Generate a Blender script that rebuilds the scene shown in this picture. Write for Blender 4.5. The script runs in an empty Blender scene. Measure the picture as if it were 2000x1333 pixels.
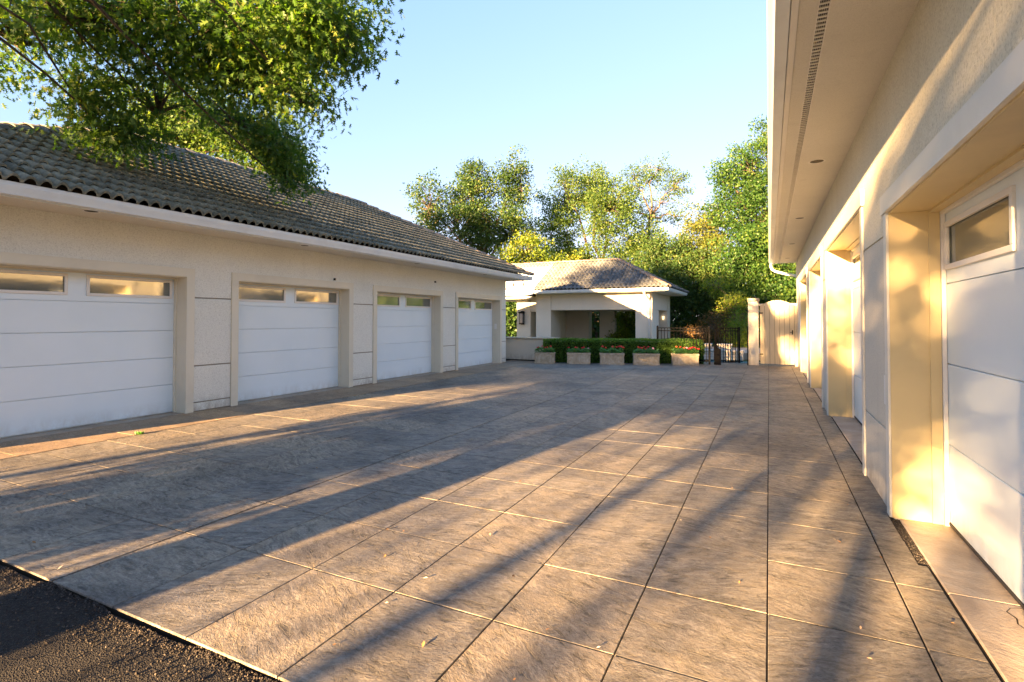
import bpy, bmesh, math, random
import numpy as np
from mathutils import Vector, Matrix, Euler
R = math.radians
random.seed(7)
rng = np.random.default_rng(11)
S = bpy.context.scene

# ------------------------------------------------------------------ camera, sky, sun
EYE = 1.48
YAW, PITCH, F = R(26.09), R(1.1), 1025.0
cam = bpy.data.cameras.new('camera')
cam.sensor_width = 36.0
cam.lens = F / 2000 * 36
cam.shift_y = -60.2 / 2000
cam.clip_start, cam.clip_end = 0.05, 2000
camo = bpy.data.objects.new('camera', cam)
camo.location = (0, 0, EYE)
camo.rotation_euler = (R(90) + PITCH, 0, YAW)
S.collection.objects.link(camo)
S.camera = camo

SUN_AZ, SUN_EL = R(13.5), R(8.6)          # light travels towards +Y and a little +X
W = bpy.data.worlds.new('World'); S.world = W; W.use_nodes = True
nt = W.node_tree; bg = nt.nodes['Background']
sky = nt.nodes.new('ShaderNodeTexSky'); sky.sky_type = 'NISHITA'; sky.sun_disc = False
sky.sun_elevation = SUN_EL; sky.sun_rotation = math.pi + SUN_AZ
sky.air_density = 1.0; sky.dust_density = 0.3; sky.ozone_density = 3.6
# clear evening air: the sky's radiance rolls off softly over the whole dome, c / (1 + c / 1.35)
dv = nt.nodes.new('ShaderNodeVectorMath'); dv.operation = 'MULTIPLY_ADD'; dv.inputs[1].default_value = (1 / 1.35,) * 3; dv.inputs[2].default_value = (1, 1, 1)
dd_ = nt.nodes.new('ShaderNodeVectorMath'); dd_.operation = 'DIVIDE'
tn = nt.nodes.new('ShaderNodeVectorMath'); tn.operation = 'MULTIPLY'; tn.inputs[1].default_value = (1.04, 0.935, 1.10)
nt.links.new(sky.outputs[0], dv.inputs[0]); nt.links.new(sky.outputs[0], dd_.inputs[0]); nt.links.new(dv.outputs[0], dd_.inputs[1])
nt.links.new(dd_.outputs[0], tn.inputs[0]); nt.links.new(tn.outputs[0], bg.inputs[0]); bg.inputs[1].default_value = 0.098
sun = bpy.data.lights.new('sun', 'SUN'); sun.energy = 5.0; sun.angle = R(0.53); sun.color = (1.0, 0.60, 0.265)
suno = bpy.data.objects.new('sun', sun); S.collection.objects.link(suno)
trav = Vector((math.sin(SUN_AZ) * math.cos(SUN_EL), math.cos(SUN_AZ) * math.cos(SUN_EL), -math.sin(SUN_EL)))
suno.rotation_euler = trav.to_track_quat('-Z', 'Y').to_euler()
suno.location = (-6, -30, 12)
S.view_settings.view_transform = 'Standard'; S.view_settings.look = 'None'
S.view_settings.gamma = 1.0; S.view_settings.exposure = 3.9; S.view_settings.use_curve_mapping = False
S.cycles.use_denoising = True
try: S.cycles.denoiser = 'OPENIMAGEDENOISE'
except Exception: pass
S.cycles.max_bounces = 8; S.cycles.diffuse_bounces = 4; S.cycles.transparent_max_bounces = 8
S.cycles.sample_clamp_indirect = 6.0

_fw = np.array([-math.sin(YAW) * math.cos(PITCH), math.cos(YAW) * math.cos(PITCH), math.sin(PITCH)])
_rt = np.array([math.cos(YAW), math.sin(YAW), 0]); _up = np.cross(_rt, _fw)
def at(u, v, d):
    """a point of the place at depth d along the view, measured off the photograph"""
    return np.array([0, 0, EYE]) + _fw * d + _rt * (u - 1000) / F * d + _up * (606.3 - v) / F * d

# ------------------------------------------------------------------ material helpers
def mat(name, col=(.5, .5, .5), rough=.6, spec=.3, metal=0.0):
    m = bpy.data.materials.new(name); m.use_nodes = True
    b = m.node_tree.nodes['Principled BSDF']
    b.inputs['Base Color'].default_value = (*col, 1); b.inputs['Roughness'].default_value = rough
    b.inputs['Specular IOR Level'].default_value = spec; b.inputs['Metallic'].default_value = metal
    return m
def N(m, t, **kw):
    n = m.node_tree.nodes.new(t)
    for k, v in kw.items():
        if hasattr(n, k): setattr(n, k, v)
        else: n.inputs[k].default_value = v
    return n
def L(m, a, b): m.node_tree.links.new(a, b)
def pos_vec(m, scale=(1, 1, 1), per_object=0.0, rot=(0, 0, 0)):
    g = N(m, 'ShaderNodeNewGeometry'); mp = N(m, 'ShaderNodeMapping')
    src = g.outputs['Position']
    if per_object:
        oi = N(m, 'ShaderNodeObjectInfo')
        mul = N(m, 'ShaderNodeMath', operation='MULTIPLY'); mul.inputs[1].default_value = per_object
        L(m, oi.outputs['Random'], mul.inputs[0])
        va = N(m, 'ShaderNodeVectorMath', operation='ADD'); L(m, src, va.inputs[0]); L(m, mul.outputs[0], va.inputs[1]); src = va.outputs[0]
    mp.inputs['Scale'].default_value = scale; mp.inputs['Rotation'].default_value = rot
    L(m, src, mp.inputs['Vector']); return mp.outputs[0]
def noise(m, vec, scale, detail=4, rough=.55, dist=0.0):
    n = N(m, 'ShaderNodeTexNoise'); n.inputs['Scale'].default_value = scale; n.inputs['Detail'].default_value = detail
    n.inputs['Roughness'].default_value = rough; n.inputs['Distortion'].default_value = dist
    L(m, vec, n.inputs['Vector']); return n.outputs['Fac']
def ramp(m, fac, stops):
    r = N(m, 'ShaderNodeValToRGB'); e = r.color_ramp.elements
    while len(e) < len(stops): e.new(.5)
    for x, (p, c) in zip(e, stops): x.position = p; x.color = (*c, 1) if len(c) == 3 else c
    L(m, fac, r.inputs[0]); return r.outputs[0]
def mix(m, fac, a, b, mode='MIX'):
    n = N(m, 'ShaderNodeMix', data_type='RGBA', blend_type=mode)
    for i, x in ((0, fac), (6, a), (7, b)):
        if isinstance(x, (int, float)): n.inputs[i].default_value = x
        elif isinstance(x, tuple): n.inputs[i].default_value = (*x, 1)
        else: L(m, x, n.inputs[i])
    return n.outputs[2]
def bump(m, h, strength=.3, dist=.01, prev=None):
    b = N(m, 'ShaderNodeBump'); b.inputs['Strength'].default_value = strength; b.inputs['Distance'].default_value = dist
    L(m, h, b.inputs['Height'])
    if prev: L(m, prev, b.inputs['Normal'])
    return b.outputs[0]
def P(m): return m.node_tree.nodes['Principled BSDF']
def setc(m, c): L(m, c, P(m).inputs['Base Color'])
def setn(m, n): L(m, n, P(m).inputs['Normal'])

# stamped concrete slabs
M = {}
def slab_mat(name, dark, light, warm):
    m = mat(name, light, .62, .35)
    g = N(m, 'ShaderNodeNewGeometry'); oi = N(m, 'ShaderNodeObjectInfo')
    add = N(m, 'ShaderNodeVectorMath', operation='ADD')
    mul = N(m, 'ShaderNodeMath', operation='MULTIPLY'); mul.inputs[1].default_value = 60; L(m, oi.outputs['Random'], mul.inputs[0])
    L(m, g.outputs['Position'], add.inputs[0]); L(m, mul.outputs[0], add.inputs[1])
    rr = N(m, 'ShaderNodeMapRange'); L(m, oi.outputs['Random'], rr.inputs[0]); rr.inputs[3].default_value = -.5; rr.inputs[4].default_value = .6
    cx = N(m, 'ShaderNodeCombineXYZ'); L(m, rr.outputs[0], cx.inputs[2])
    mp = N(m, 'ShaderNodeMapping'); L(m, add.outputs[0], mp.inputs[0]); L(m, cx.outputs[0], mp.inputs['Rotation'])
    st = N(m, 'ShaderNodeMapping'); st.inputs['Scale'].default_value = (5.5, 17, 8); L(m, mp.outputs[0], st.inputs[0])
    fine = N(m, 'ShaderNodeMapping'); fine.inputs['Scale'].default_value = (46, 85, 40); L(m, mp.outputs[0], fine.inputs[0])
    streak = noise(m, st.outputs[0], 1.0, 8, .68, 1.6)
    fib = noise(m, fine.outputs[0], 1.0, 5, .65, .8)
    big = noise(m, pos_vec(m, (1, 1, 1)), .8, 5, .6, .5)
    blot = noise(m, pos_vec(m, (1, 1, 1), 30), 5.0, 6, .7, .6)
    c = ramp(m, streak, [(.34, dark), (.50, tuple(.5 * (a + b) for a, b in zip(dark, light))), (.68, light)])
    c = mix(m, ramp(m, fib, [(.40, (0, 0, 0)), (.62, (1, 1, 1))]), mix(m, 1.0, c, (.62, .58, .56), 'MULTIPLY'), c)
    c = mix(m, ramp(m, blot, [(.45, (0, 0, 0)), (.72, (.65, .65, .65))]), c, warm)
    c = mix(m, 1.0, c, ramp(m, big, [(.34, (.58, .59, .62)), (.5, (.95, .94, .93)), (.66, (1.2, 1.16, 1.08))]), 'MULTIPLY')
    c = mix(m, 1.0, c, ramp(m, oi.outputs['Random'], [(0, (.80, .81, .84)), (.35, (1.0, .98, .95)), (.6, (.88, .87, .86)), (1, (1.15, 1.08, .98))]), 'MULTIPLY')
    setc(m, c)
    st1 = noise(m, pos_vec(m), 2.1, 7, .7, 1.2); c = mix(m, ramp(m, st1, [(.56, (0, 0, 0)), (.70, (.62, .62, .62))]), c, tuple(x * .62 for x in dark))
    pale = noise(m, pos_vec(m), 3.3, 7, .75, .4); c = mix(m, ramp(m, pale, [(.60, (0, 0, 0)), (.75, (.4, .4, .4))]), c, (.46, .44, .42))
    crack = ramp(m, streak, [(.36, (0, 0, 0)), (.44, (1, 1, 1))])
    n1 = bump(m, fib, .55, .006); n2 = bump(m, crack, .5, .006, n1); n3 = bump(m, blot, .35, .02, n2); setn(m, n3)
    L(m, ramp(m, streak, [(.3, (.75, .75, .75)), (.7, (.5, .5, .5))]), P(m).inputs['Roughness'])
    return m
M['slab'] = slab_mat('stamped_concrete', (.108, .108, .100), (.35, .338, .300), (.31, .272, .205))
M['tan'] = slab_mat('tan_concrete', (.30, .235, .165), (.42, .34, .245), (.36, .28, .19))
M['joint'] = mat('joint_bed', (.032, .027, .022), .95, .1)
m = M['concrete'] = mat('threshold_concrete', (.38, .34, .29), .8, .2)
v = pos_vec(m); a = noise(m, v, 2.2, 8, .65, .8); b = noise(m, v, 55, 4)
setc(m, mix(m, ramp(m, b, [(.3, (0, 0, 0)), (.7, (.5, .5, .5))]), ramp(m, a, [(.3, (.24, .20, .16)), (.5, (.37, .32, .26)), (.7, (.45, .41, .36))]), (.30, .25, .2)))
setn(m, bump(m, b, .4, .004, bump(m, a, .5, .02)))
m = M['asphalt'] = mat('asphalt', (.03, .03, .032), .85, .25)
v = pos_vec(m); vo = N(m, 'ShaderNodeTexVoronoi'); vo.inputs['Scale'].default_value = 140; L(m, v, vo.inputs['Vector'])
a = noise(m, v, 160, 3); big = noise(m, v, 1.3, 5)
setc(m, mix(m, ramp(m, vo.outputs['Color'], [(.6, (0, 0, 0)), (.95, (1, 1, 1))]), ramp(m, big, [(.3, (.011, .011, .012)), (.7, (.021, .020, .020))]), (.05, .046, .04)))
setn(m, bump(m, vo.outputs['Distance'], 1.0, .012, bump(m, a, .5, .004)))
m = M['stone_chip'] = mat('aggregate', (.06, .052, .045), .85, .3)
g = N(m, 'ShaderNodeNewGeometry'); setc(m, ramp(m, g.outputs['Random Per Island'], [(0, (.015, .014, .013)), (.75, (.038, .033, .03)), (1, (.11, .095, .08))]))

def grime(m, c, z1=.30, amt=.6, col=(.20, .15, .10)):
    g = N(m, 'ShaderNodeNewGeometry'); sp = N(m, 'ShaderNodeSeparateXYZ'); L(m, g.outputs['Position'], sp.inputs[0])
    mr = N(m, 'ShaderNodeMapRange'); mr.inputs[1].default_value = 0; mr.inputs[2].default_value = z1; mr.inputs[3].default_value = amt; mr.inputs[4].default_value = 0; L(m, sp.outputs[2], mr.inputs[0])
    nz = noise(m, pos_vec(m, (1, 1, .5)), 7, 6, .7, .6); k = ramp(m, nz, [(.38, (0, 0, 0)), (.62, (1, 1, 1))])
    mu = N(m, 'ShaderNodeMath', operation='MULTIPLY'); L(m, mr.outputs[0], mu.inputs[0]); L(m, k, mu.inputs[1])
    return mix(m, mu.outputs[0], c, col)
def stucco(name, c0, c1, sc=70, st=.55):
    m = mat(name, c0, .9, .15); v = pos_vec(m)
    a = noise(m, v, sc, 5, .7, .4); b = noise(m, v, sc * .28, 5, .6, 1.0); big = noise(m, v, .7, 4)
    c = ramp(m, a, [(.32, tuple(x * .72 for x in c0)), (.48, c0), (.68, c1)])
    c = mix(m, 1.0, c, ramp(m, big, [(.3, (.93, .93, .92)), (.7, (1.03, 1.03, 1.03))]), 'MULTIPLY')
    run_ = noise(m, pos_vec(m, (5, 5, .35)), 1, 5, .6, .4); c = mix(m, ramp(m, run_, [(.56, (0, 0, 0)), (.74, (.22, .22, .22))]), c, tuple(x * .66 for x in c0))
    setc(m, grime(m, c)); setn(m, bump(m, a, st, .006, bump(m, b, st * .8, .012))); return m
M['stucco'] = stucco('rough_stucco', (.68, .69, .63), (.75, .76, .70))
M['stucco_r'] = stucco('rough_stucco_cream', (.69, .66, .53), (.76, .73, .61), 60, .8)
M['smooth'] = stucco('smooth_stucco', (.60, .57, .49), (.64, .61, .53), 120, .12)
def paint(name, c, rough=.45, spec=.35, dirt=.05):
    m = mat(name, c, rough, spec); v = pos_vec(m); a = noise(m, v, 1.7, 7, .65, .6)
    setc(m, ramp(m, a, [(.28, tuple(x * (1 - 2.2 * dirt) for x in c)), (.5, tuple(x * (1 - .4 * dirt) for x in c)), (.7, c)]))
    setn(m, bump(m, noise(m, v, 240, 2), .06, .001)); return m
M['cream_r'] = paint('cream_door_trim', (.70, .68, .60))
M['groove'] = mat('groove_shade', (.26, .235, .19), .9, .1)  # tan darkened to paint shade into the wall grooves
M['trim'] = paint('cream_trim', (.64, .61, .50))
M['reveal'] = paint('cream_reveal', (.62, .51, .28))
M['white'] = paint('white_metal', (.70, .76, .79), .35, .4, .07)
M['soffit'] = stucco('soffit_board', (.70, .68, .61), (.74, .72, .65), 180, .12)
M['pale'] = paint('soft_white', (.74, .73, .69), .5, .3, .05)
m = M['door'] = mat('white_door_skin', (.75, .80, .84), .42, .4)
v = pos_vec(m, (8, 130, 2)); a = noise(m, v, 1, 3); setn(m, bump(m, a, .12, .002))
setc(m, grime(m, ramp(m, noise(m, pos_vec(m), 1.1, 5), [(.3, (.66, .77, .83)), (.7, (.71, .81, .87))]), .22, .35, (.30, .26, .2)))
m = M['rubber'] = mat('rubber_seal', (.03, .03, .032), .7)
m = M['glass'] = bpy.data.materials.new('window_glass'); m.use_nodes = True
nt = m.node_tree; nt.nodes.remove(P(m)); out = nt.nodes['Material Output']
gl = N(m, 'ShaderNodeBsdfGlossy'); gl.inputs['Roughness'].default_value = .06; gl.inputs['Color'].default_value = (.80, .82, .78, 1)
df = N(m, 'ShaderNodeBsdfDiffuse'); df.inputs['Color'].default_value = (.12, .13, .115, 1)
lw = N(m, 'ShaderNodeLayerWeight'); lw.inputs[0].default_value = .45
mr = N(m, 'ShaderNodeMapRange'); mr.inputs[3].default_value = .22; mr.inputs[4].default_value = 1.0; L(m, lw.outputs['Fresnel'], mr.inputs[0])
ms = N(m, 'ShaderNodeMixShader'); L(m, mr.outputs[0], ms.inputs[0]); L(m, df.outputs[0], ms.inputs[1]); L(m, gl.outputs[0], ms.inputs[2]); L(m, ms.outputs[0], out.inputs[0])
wob = noise(m, pos_vec(m, (1, 1, 3)), 1.6, 2); L(m, bump(m, wob, .03, .02), gl.inputs['Normal'])

def tile_mat(name, dark, mid, light):
    m = mat(name, mid, .8, .25); v = pos_vec(m)
    oi = N(m, 'ShaderNodeObjectInfo'); g = N(m, 'ShaderNodeNewGeometry')
    ad = N(m, 'ShaderNodeMath', operation='ADD'); L(m, oi.outputs['Random'], ad.inputs[0]); L(m, g.outputs['Random Per Island'], ad.inputs[1])
    fr = N(m, 'ShaderNodeMath', operation='FRACT'); L(m, ad.outputs[0], fr.inputs[0])
    a = noise(m, v, 9, 6, .65, .7); b = noise(m, v, 130, 4, .7)
    c = ramp(m, a, [(.3, dark), (.5, mid), (.72, light)])
    c = mix(m, 1.0, c, ramp(m, fr.outputs[0], [(0, (.74, .75, .74)), (.5, (1, 1, .98)), (1, (1.22, 1.18, 1.12))]), 'MULTIPLY')
    c = mix(m, ramp(m, b, [(.55, (0, 0, 0)), (.75, (.6, .6, .6))]), c, tuple(x * .5 for x in dark))
    setc(m, c); setn(m, bump(m, b, .4, .004, bump(m, a, .25, .01))); return m
M['tile'] = tile_mat('roof_tile_olive', (.07, .074, .058), (.15, .155, .125), (.25, .252, .21))
M['tile_grey'] = tile_mat('roof_tile_grey', (.075, .082, .09), (.135, .145, .152), (.22, .235, .245))
M['ridge'] = tile_mat('ridge_tile_brown', (.16, .125, .10), (.27, .21, .165), (.38, .31, .25))
M['deck'] = mat('roof_deck', (.03, .028, .025), .9, .1)
M['black'] = mat('black_iron', (.0035, .0035, .004), .6, .12)
M['lit_shade'] = mat('lit_sconce_shade', (.8, .7, .5), .5); P(M['lit_shade']).inputs['Emission Color'].default_value = (1, .72, .38, 1); P(M['lit_shade']).inputs['Emission Strength'].default_value = .14
M['lampglass'] = mat('lantern_glass', (.12, .13, .13), .1, .6)
m = M['dark'] = mat('dark_can', (.02, .018, .016), .6)
def bark(name, c0, c1):
    m = mat(name, c0, .9, .15); v = pos_vec(m, (14, 14, 2.5)); a = noise(m, v, 1, 6, .7, .8)
    setc(m, ramp(m, a, [(.35, c0), (.65, c1)])); setn(m, bump(m, a, .8, .03)); return m
M['bark'] = bark('bark', (.075, .055, .04), (.19, .15, .115)); M['bark_dark'] = bark('dark_bark', (.045, .036, .028), (.12, .095, .075))
def leafmat(name, c0, c1, c2, trans=.45):
    """leaf: diffuse and translucent, hue varies from leaf to leaf"""
    m = bpy.data.materials.new(name); m.use_nodes = True; nt = m.node_tree; b = P(m)
    at_ = N(m, 'ShaderNodeAttribute', attribute_name='tint')
    c = ramp(m, at_.outputs['Fac'], [(0, c0), (.55, c1), (1, c2)])
    L(m, c, b.inputs['Base Color']); b.inputs['Roughness'].default_value = .5; b.inputs['Specular IOR Level'].default_value = .35
    tr = N(m, 'ShaderNodeBsdfTranslucent'); tc = mix(m, 1.0, c, (1.5, 1.55, .55), 'MULTIPLY'); L(m, tc, tr.inputs[0])
    ms = N(m, 'ShaderNodeMixShader'); ms.inputs[0].default_value = trans
    L(m, b.outputs[0], ms.inputs[1]); L(m, tr.outputs[0], ms.inputs[2]); L(m, ms.outputs[0], nt.nodes['Material Output'].inputs[0])
    return m
M['leaf_oak'] = leafmat('oak_leaf', (.025, .07, .013), (.07, .145, .022), (.17, .21, .035), .48)
M['leaf_green'] = leafmat('maple_leaf', (.02, .062, .016), (.045, .112, .022), (.11, .165, .03))
M['leaf_dark'] = leafmat('dark_leaf', (.02, .055, .016), (.045, .095, .022), (.11, .14, .033), .38)
M['leaf_light'] = leafmat('light_leaf', (.045, .095, .025), (.08, .145, .033), (.155, .195, .05), .5)
M['leaf_yellow'] = leafmat('yellow_green_leaf', (.08, .15, .02), (.16, .22, .025), (.30, .30, .035), .5)
M['leaf_amber'] = leafmat('amber_leaf', (.06, .10, .022), (.12, .15, .03), (.22, .19, .04), .45)
M['leaf_rust'] = leafmat('rust_leaf', (.09, .06, .025), (.17, .10, .04), (.27, .16, .06), .4)
M['leaf_box'] = leafmat('hedge_leaf', (.05, .125, .022), (.10, .21, .035), (.17, .28, .05), .35)
M['leaf_gera'] = leafmat('geranium_leaf', (.06, .18, .04), (.10, .26, .07), (.17, .33, .10), .35)
M['hedge_core'] = mat('hedge_core', (.012, .022, .008), .95, .05)
M['red'] = mat('red_petal', (.62, .02, .035), .55); M['pink'] = mat('pink_petal', (.75, .35, .42), .55); M['orange'] = mat('scarlet_petal', (.60, .06, .03), .55)
m = M['planter'] = mat('weathered_stone', (.42, .36, .27), .85, .15)
v = pos_vec(m, (1, 1, 1), 20); a = noise(m, v, 7, 7, .7, .9); b = noise(m, pos_vec(m, (14, 14, 2), 20), 1, 5, .6, .5)
setc(m, mix(m, ramp(m, b, [(.4, (0, 0, 0)), (.65, (.7, .7, .7))]), ramp(m, a, [(.3, (.22, .18, .12)), (.5, (.42, .36, .27)), (.7, (.52, .48, .40))]), (.34, .29, .2)))
setn(m, bump(m, a, .4, .01))
M['soil'] = mat('soil', (.035, .025, .018), .95, .1)
m = M['wood'] = mat('painted_gate_board', (.60, .52, .36), .6, .3)
v = pos_vec(m, (60, 60, 3)); a = noise(m, v, 1, 4); setc(m, ramp(m, a, [(.3, (.52, .45, .31)), (.6, (.61, .53, .37))])); setn(m, bump(m, a, .2, .003))
m = M['stone'] = mat('pale_stone', (.52, .49, .44), .85, .15)
v = pos_vec(m, (1, 1, 1), 20); a = noise(m, v, 6, 6, .6); setc(m, ramp(m, a, [(.3, (.36, .33, .29)), (.7, (.58, .55, .5))])); setn(m, bump(m, a, .5, .015))
M['grass'] = mat('lawn_green', (.055, .10, .025), .9, .1)
m = M['ground'] = mat('earth', (.09, .075, .05), .95, .1)
v = pos_vec(m); setc(m, ramp(m, noise(m, v, .6, 6), [(.35, (.05, .085, .025)), (.6, (.085, .10, .035)), (.75, (.12, .095, .06))]))
m = M['water'] = mat('pool_water', (.06, .42, .52), .08, .5)
setn(m, bump(m, noise(m, pos_vec(m), 4, 3), .2, .03))

# ------------------------------------------------------------------ mesh helpers
def link(o, parent=None):
    S.collection.objects.link(o)
    if parent: o.parent = parent
    return o
def wloc(o):
    p = Vector((0, 0, 0))
    while o: p += o.location; o = o.parent
    return p
class MB:
    def __init__(s): s.v = []; s.f = []
    def add(s, vs, fs):
        k = len(s.v); s.v += [tuple(x) for x in vs]; s.f += [tuple(i + k for i in f) for f in fs]; return s
    def box(s, x0, x1, y0, y1, z0, z1, mtx=None):
        vs = [Vector(p) for p in ((x0, y0, z0), (x1, y0, z0), (x1, y1, z0), (x0, y1, z0), (x0, y0, z1), (x1, y0, z1), (x1, y1, z1), (x0, y1, z1))]
        if mtx: vs = [mtx @ p for p in vs]
        return s.add(vs, [(0, 3, 2, 1), (4, 5, 6, 7), (0, 1, 5, 4), (1, 2, 6, 5), (2, 3, 7, 6), (3, 0, 4, 7)])
    def prism(s, prof, axis, a0, a1, cap=True):
        """profile of (p,q) pairs swept along an axis: 'y' -> (p,.,q), 'x' -> (.,p,q)"""
        n = len(prof)
        mk = (lambda a, p, q: (p, a, q)) if axis == 'y' else (lambda a, p, q: (a, p, q))
        s.add([mk(a0, p, q) for p, q in prof] + [mk(a1, p, q) for p, q in prof],
              [(i, (i + 1) % n, n + (i + 1) % n, n + i) for i in range(n)] + ([tuple(range(n))[::-1], tuple(range(n, 2 * n))] if cap else []))
        return s
    def tube(s, pts, rad, n=6, cap=True):
        pts = [Vector(p) for p in pts]; rad = rad if hasattr(rad, '__len__') else [rad] * len(pts)
        k = len(s.v); prev = None
        for i, p in enumerate(pts):
            d = (pts[min(i + 1, len(pts) - 1)] - pts[max(i - 1, 0)]).normalized()
            a = (prev - d * prev.dot(d)) if prev else d.orthogonal()
            if a.length < 1e-5: a = d.orthogonal()
            a.normalize(); prev = a; b = d.cross(a)
            for j in range(n):
                t = 2 * math.pi * j / n; s.v.append(tuple(p + (a * math.cos(t) + b * math.sin(t)) * rad[i]))
        for i in range(len(pts) - 1):
            for j in range(n): s.f.append((k + i * n + j, k + i * n + (j + 1) % n, k + (i + 1) * n + (j + 1) % n, k + (i + 1) * n + j))
        if cap: s.f.append(tuple(k + j for j in range(n))[::-1]); s.f.append(tuple(k + (len(pts) - 1) * n + j for j in range(n)))
        return s
    def build(s, name, material, parent=None, world=True, bevel=0, smooth=False):
        me = bpy.data.meshes.new(name)
        off = wloc(parent) if (parent and world) else Vector((0, 0, 0))
        me.from_pydata([(x - off.x, y - off.y, z - off.z) for x, y, z in s.v], [], s.f)
        if material: me.materials.append(M[material] if isinstance(material, str) else material)
        bm = bmesh.new(); bm.from_mesh(me)
        bmesh.ops.recalc_face_normals(bm, faces=bm.faces)
        if bevel: bmesh.ops.bevel(bm, geom=list(bm.edges), offset=bevel, segments=1, affect='EDGES')
        bm.to_mesh(me); bm.free()
        if smooth: me.polygons.foreach_set('use_smooth', [True] * len(me.polygons))
        return link(bpy.data.objects.new(name, me), parent)
def box(name, material, parent, x0, x1, y0, y1, z0, z1, bevel=0):
    return MB().box(x0, x1, y0, y1, z0, z1).build(name, material, parent, bevel=bevel)
def tag(o, label, cat=None, group=None, kind=None):
    if label: o['label'] = label
    if cat: o['category'] = cat
    if group: o['group'] = group
    if kind: o['kind'] = kind
    return o
def thing(name, loc, label, cat, group=None, rz=0):
    o = bpy.data.objects.new(name, None); o.location = loc; o.rotation_euler = (0, 0, rz); o.empty_display_size = .3
    S.collection.objects.link(o); return tag(o, label, cat, group)
def inst(name, me, parent, mtx):
    o = bpy.data.objects.new(name, me); S.collection.objects.link(o); o.parent = parent
    o.matrix_basis = Matrix.Translation(-wloc(parent)) @ mtx if parent else mtx
    return o
def copy_tree(o, parent=None):
    c = o.copy(); S.collection.objects.link(c); c.parent = parent
    for ch in o.children: copy_tree(ch, c)
    return c
def structure(o): o['kind'] = 'structure'; return o

# ------------------------------------------------------------------ ground, paving, asphalt
structure(box('ground', 'ground', None, -300, 300, -300, 400, -.5, -.075))
asp = structure(box('asphalt_road', 'asphalt', None, -14, 12, -9, 1.53, -.2, -.015))
pav = structure(box('paving', 'joint', None, -9.0, 1.5, 1.562, 20.2, -.4, -.011))
slab_meshes = {}
def slab_mesh(w, l):
    k = (round(w, 3), round(l, 3))
    if k not in slab_meshes:
        b = .0022; t = .011; h = [(-w / 2, -l / 2), (w / 2, -l / 2), (w / 2, l / 2), (-w / 2, l / 2)]
        s = lambda p, q: (p[0] - math.copysign(q, p[0]), p[1] - math.copysign(q, p[1]))
        vs = [(*p, -t) for p in h] + [(*p, -b) for p in h] + [(*s(p, b), 0) for p in h]
        fs = [(8, 9, 10, 11)]
        for i in range(4):
            j = (i + 1) % 4; fs += [(i, j, 4 + j, 4 + i), (4 + i, 4 + j, 8 + j, 8 + i)]
        me = bpy.data.meshes.new('paving_slab'); me.from_pydata(vs, [], fs); me.materials.append(M['slab']); slab_meshes[k] = me
    return slab_meshes[k]
jx = [.625, -.02] + [-.02 - .6092 * k for k in range(1, 13)]      # joints that run down the yard
jy = [1.552, 2.31, 2.97, 3.63, 4.34]
while jy[-1] < 19.6: jy.append(jy[-1] + .668)
cells = []
for j in range(len(jy) - 1):
    for i in range(len(jx) - 1):
        wide = .008
        cells.append((jx[i + 1] + (wide if i == 6 else .0032), jx[i] - (wide if i == 7 else .0032), jy[j] + .0045, jy[j + 1] - .0045))
    a_, b_ = jy[j] + .002, jy[j + 1] - .002
    if 3.6 < jy[j] < 3.7: cells += [(.632, .842, a_, 3.955), (.632, .800, 3.957, b_)]
    elif 4.3 < jy[j] < 4.4: cells += [(.632, .797, a_, 4.86), (.632, .822, 4.862, b_)]
    else: cells.append((.632, .842, a_, b_))
cells.sort(key=lambda c: (c[2] * .9 - (c[0] + c[1]) * .15))
far = MB()
for n, (x0, x1, y0, y1) in enumerate(cells):
    w, l = x1 - x0, y1 - y0
    if n < 298:
        mt = Matrix.Translation(((x0 + x1) / 2, (y0 + y1) / 2, random.uniform(-.0015, .001)))
        inst('paving_slab', slab_mesh(w, l), pav, mt)
    else:
        z = random.uniform(-.001, .001); far.box(x0, x1, y0, y1, -.0105, z)
f = far.build('paving_slab_row', 'slab', pav); f['kind'] = 'stuff'
# tan border tiles in front of the left garage
bord = structure(box('border_path', 'joint', None, -8.62, -7.34, 1.62, 17.9, -.1, -.0075))
y = 1.62
while y < 17.6:
    w = .582; MB().box(-8.60, -7.345, y + .004, y + w - .004, -.0070, .003 + random.uniform(-.001, .001)).build('border_tile', 'tan', bord); y += w
# asphalt crumbs along the slab edge
def chips(name, n, fx, size, material, parent=None):
    vs = []; fs = []
    base = np.array([(1, 0, 0), (-1, 0, 0), (0, 1, 0), (0, -1, 0), (0, 0, 1), (0, 0, -1)], float)
    ff = [(0, 2, 4), (2, 1, 4), (1, 3, 4), (3, 0, 4), (2, 0, 5), (1, 2, 5), (3, 1, 5), (0, 3, 5)]
    for k in range(n):
        p = fx(); s = size * random.uniform(.5, 1.5); q = Euler([random.uniform(0, 6) for _ in range(3)]).to_matrix()
        b = len(vs)
        for a in base: w = q @ Vector(a * s * rng.uniform(.6, 1.1, 3)); vs.append((p[0] + w.x, p[1] + w.y, p[2] + w.z))
        fs += [tuple(i + b for i in t) for t in ff]
    me = bpy.data.meshes.new(name); me.from_pydata(vs, [], fs); me.materials.append(M[material])
    return link(bpy.data.objects.new(name, me), parent)
def edge_pt():
    x = random.uniform(-7.5, -1); w = .018 * math.sin(x * 5.1) + .012 * math.sin(x * 13.7 + 1)
    return (x, min(1.553, 1.538 + w) - abs(random.gauss(0, .03 if random.random() < .6 else .16)), -.015 + random.uniform(-.002, .005))
c1 = chips('loose_aggregate', 9000, edge_pt, .0052, 'stone_chip')
tag(c1, 'loose asphalt crumbs lying along the edge of the paving', kind='stuff')

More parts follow.
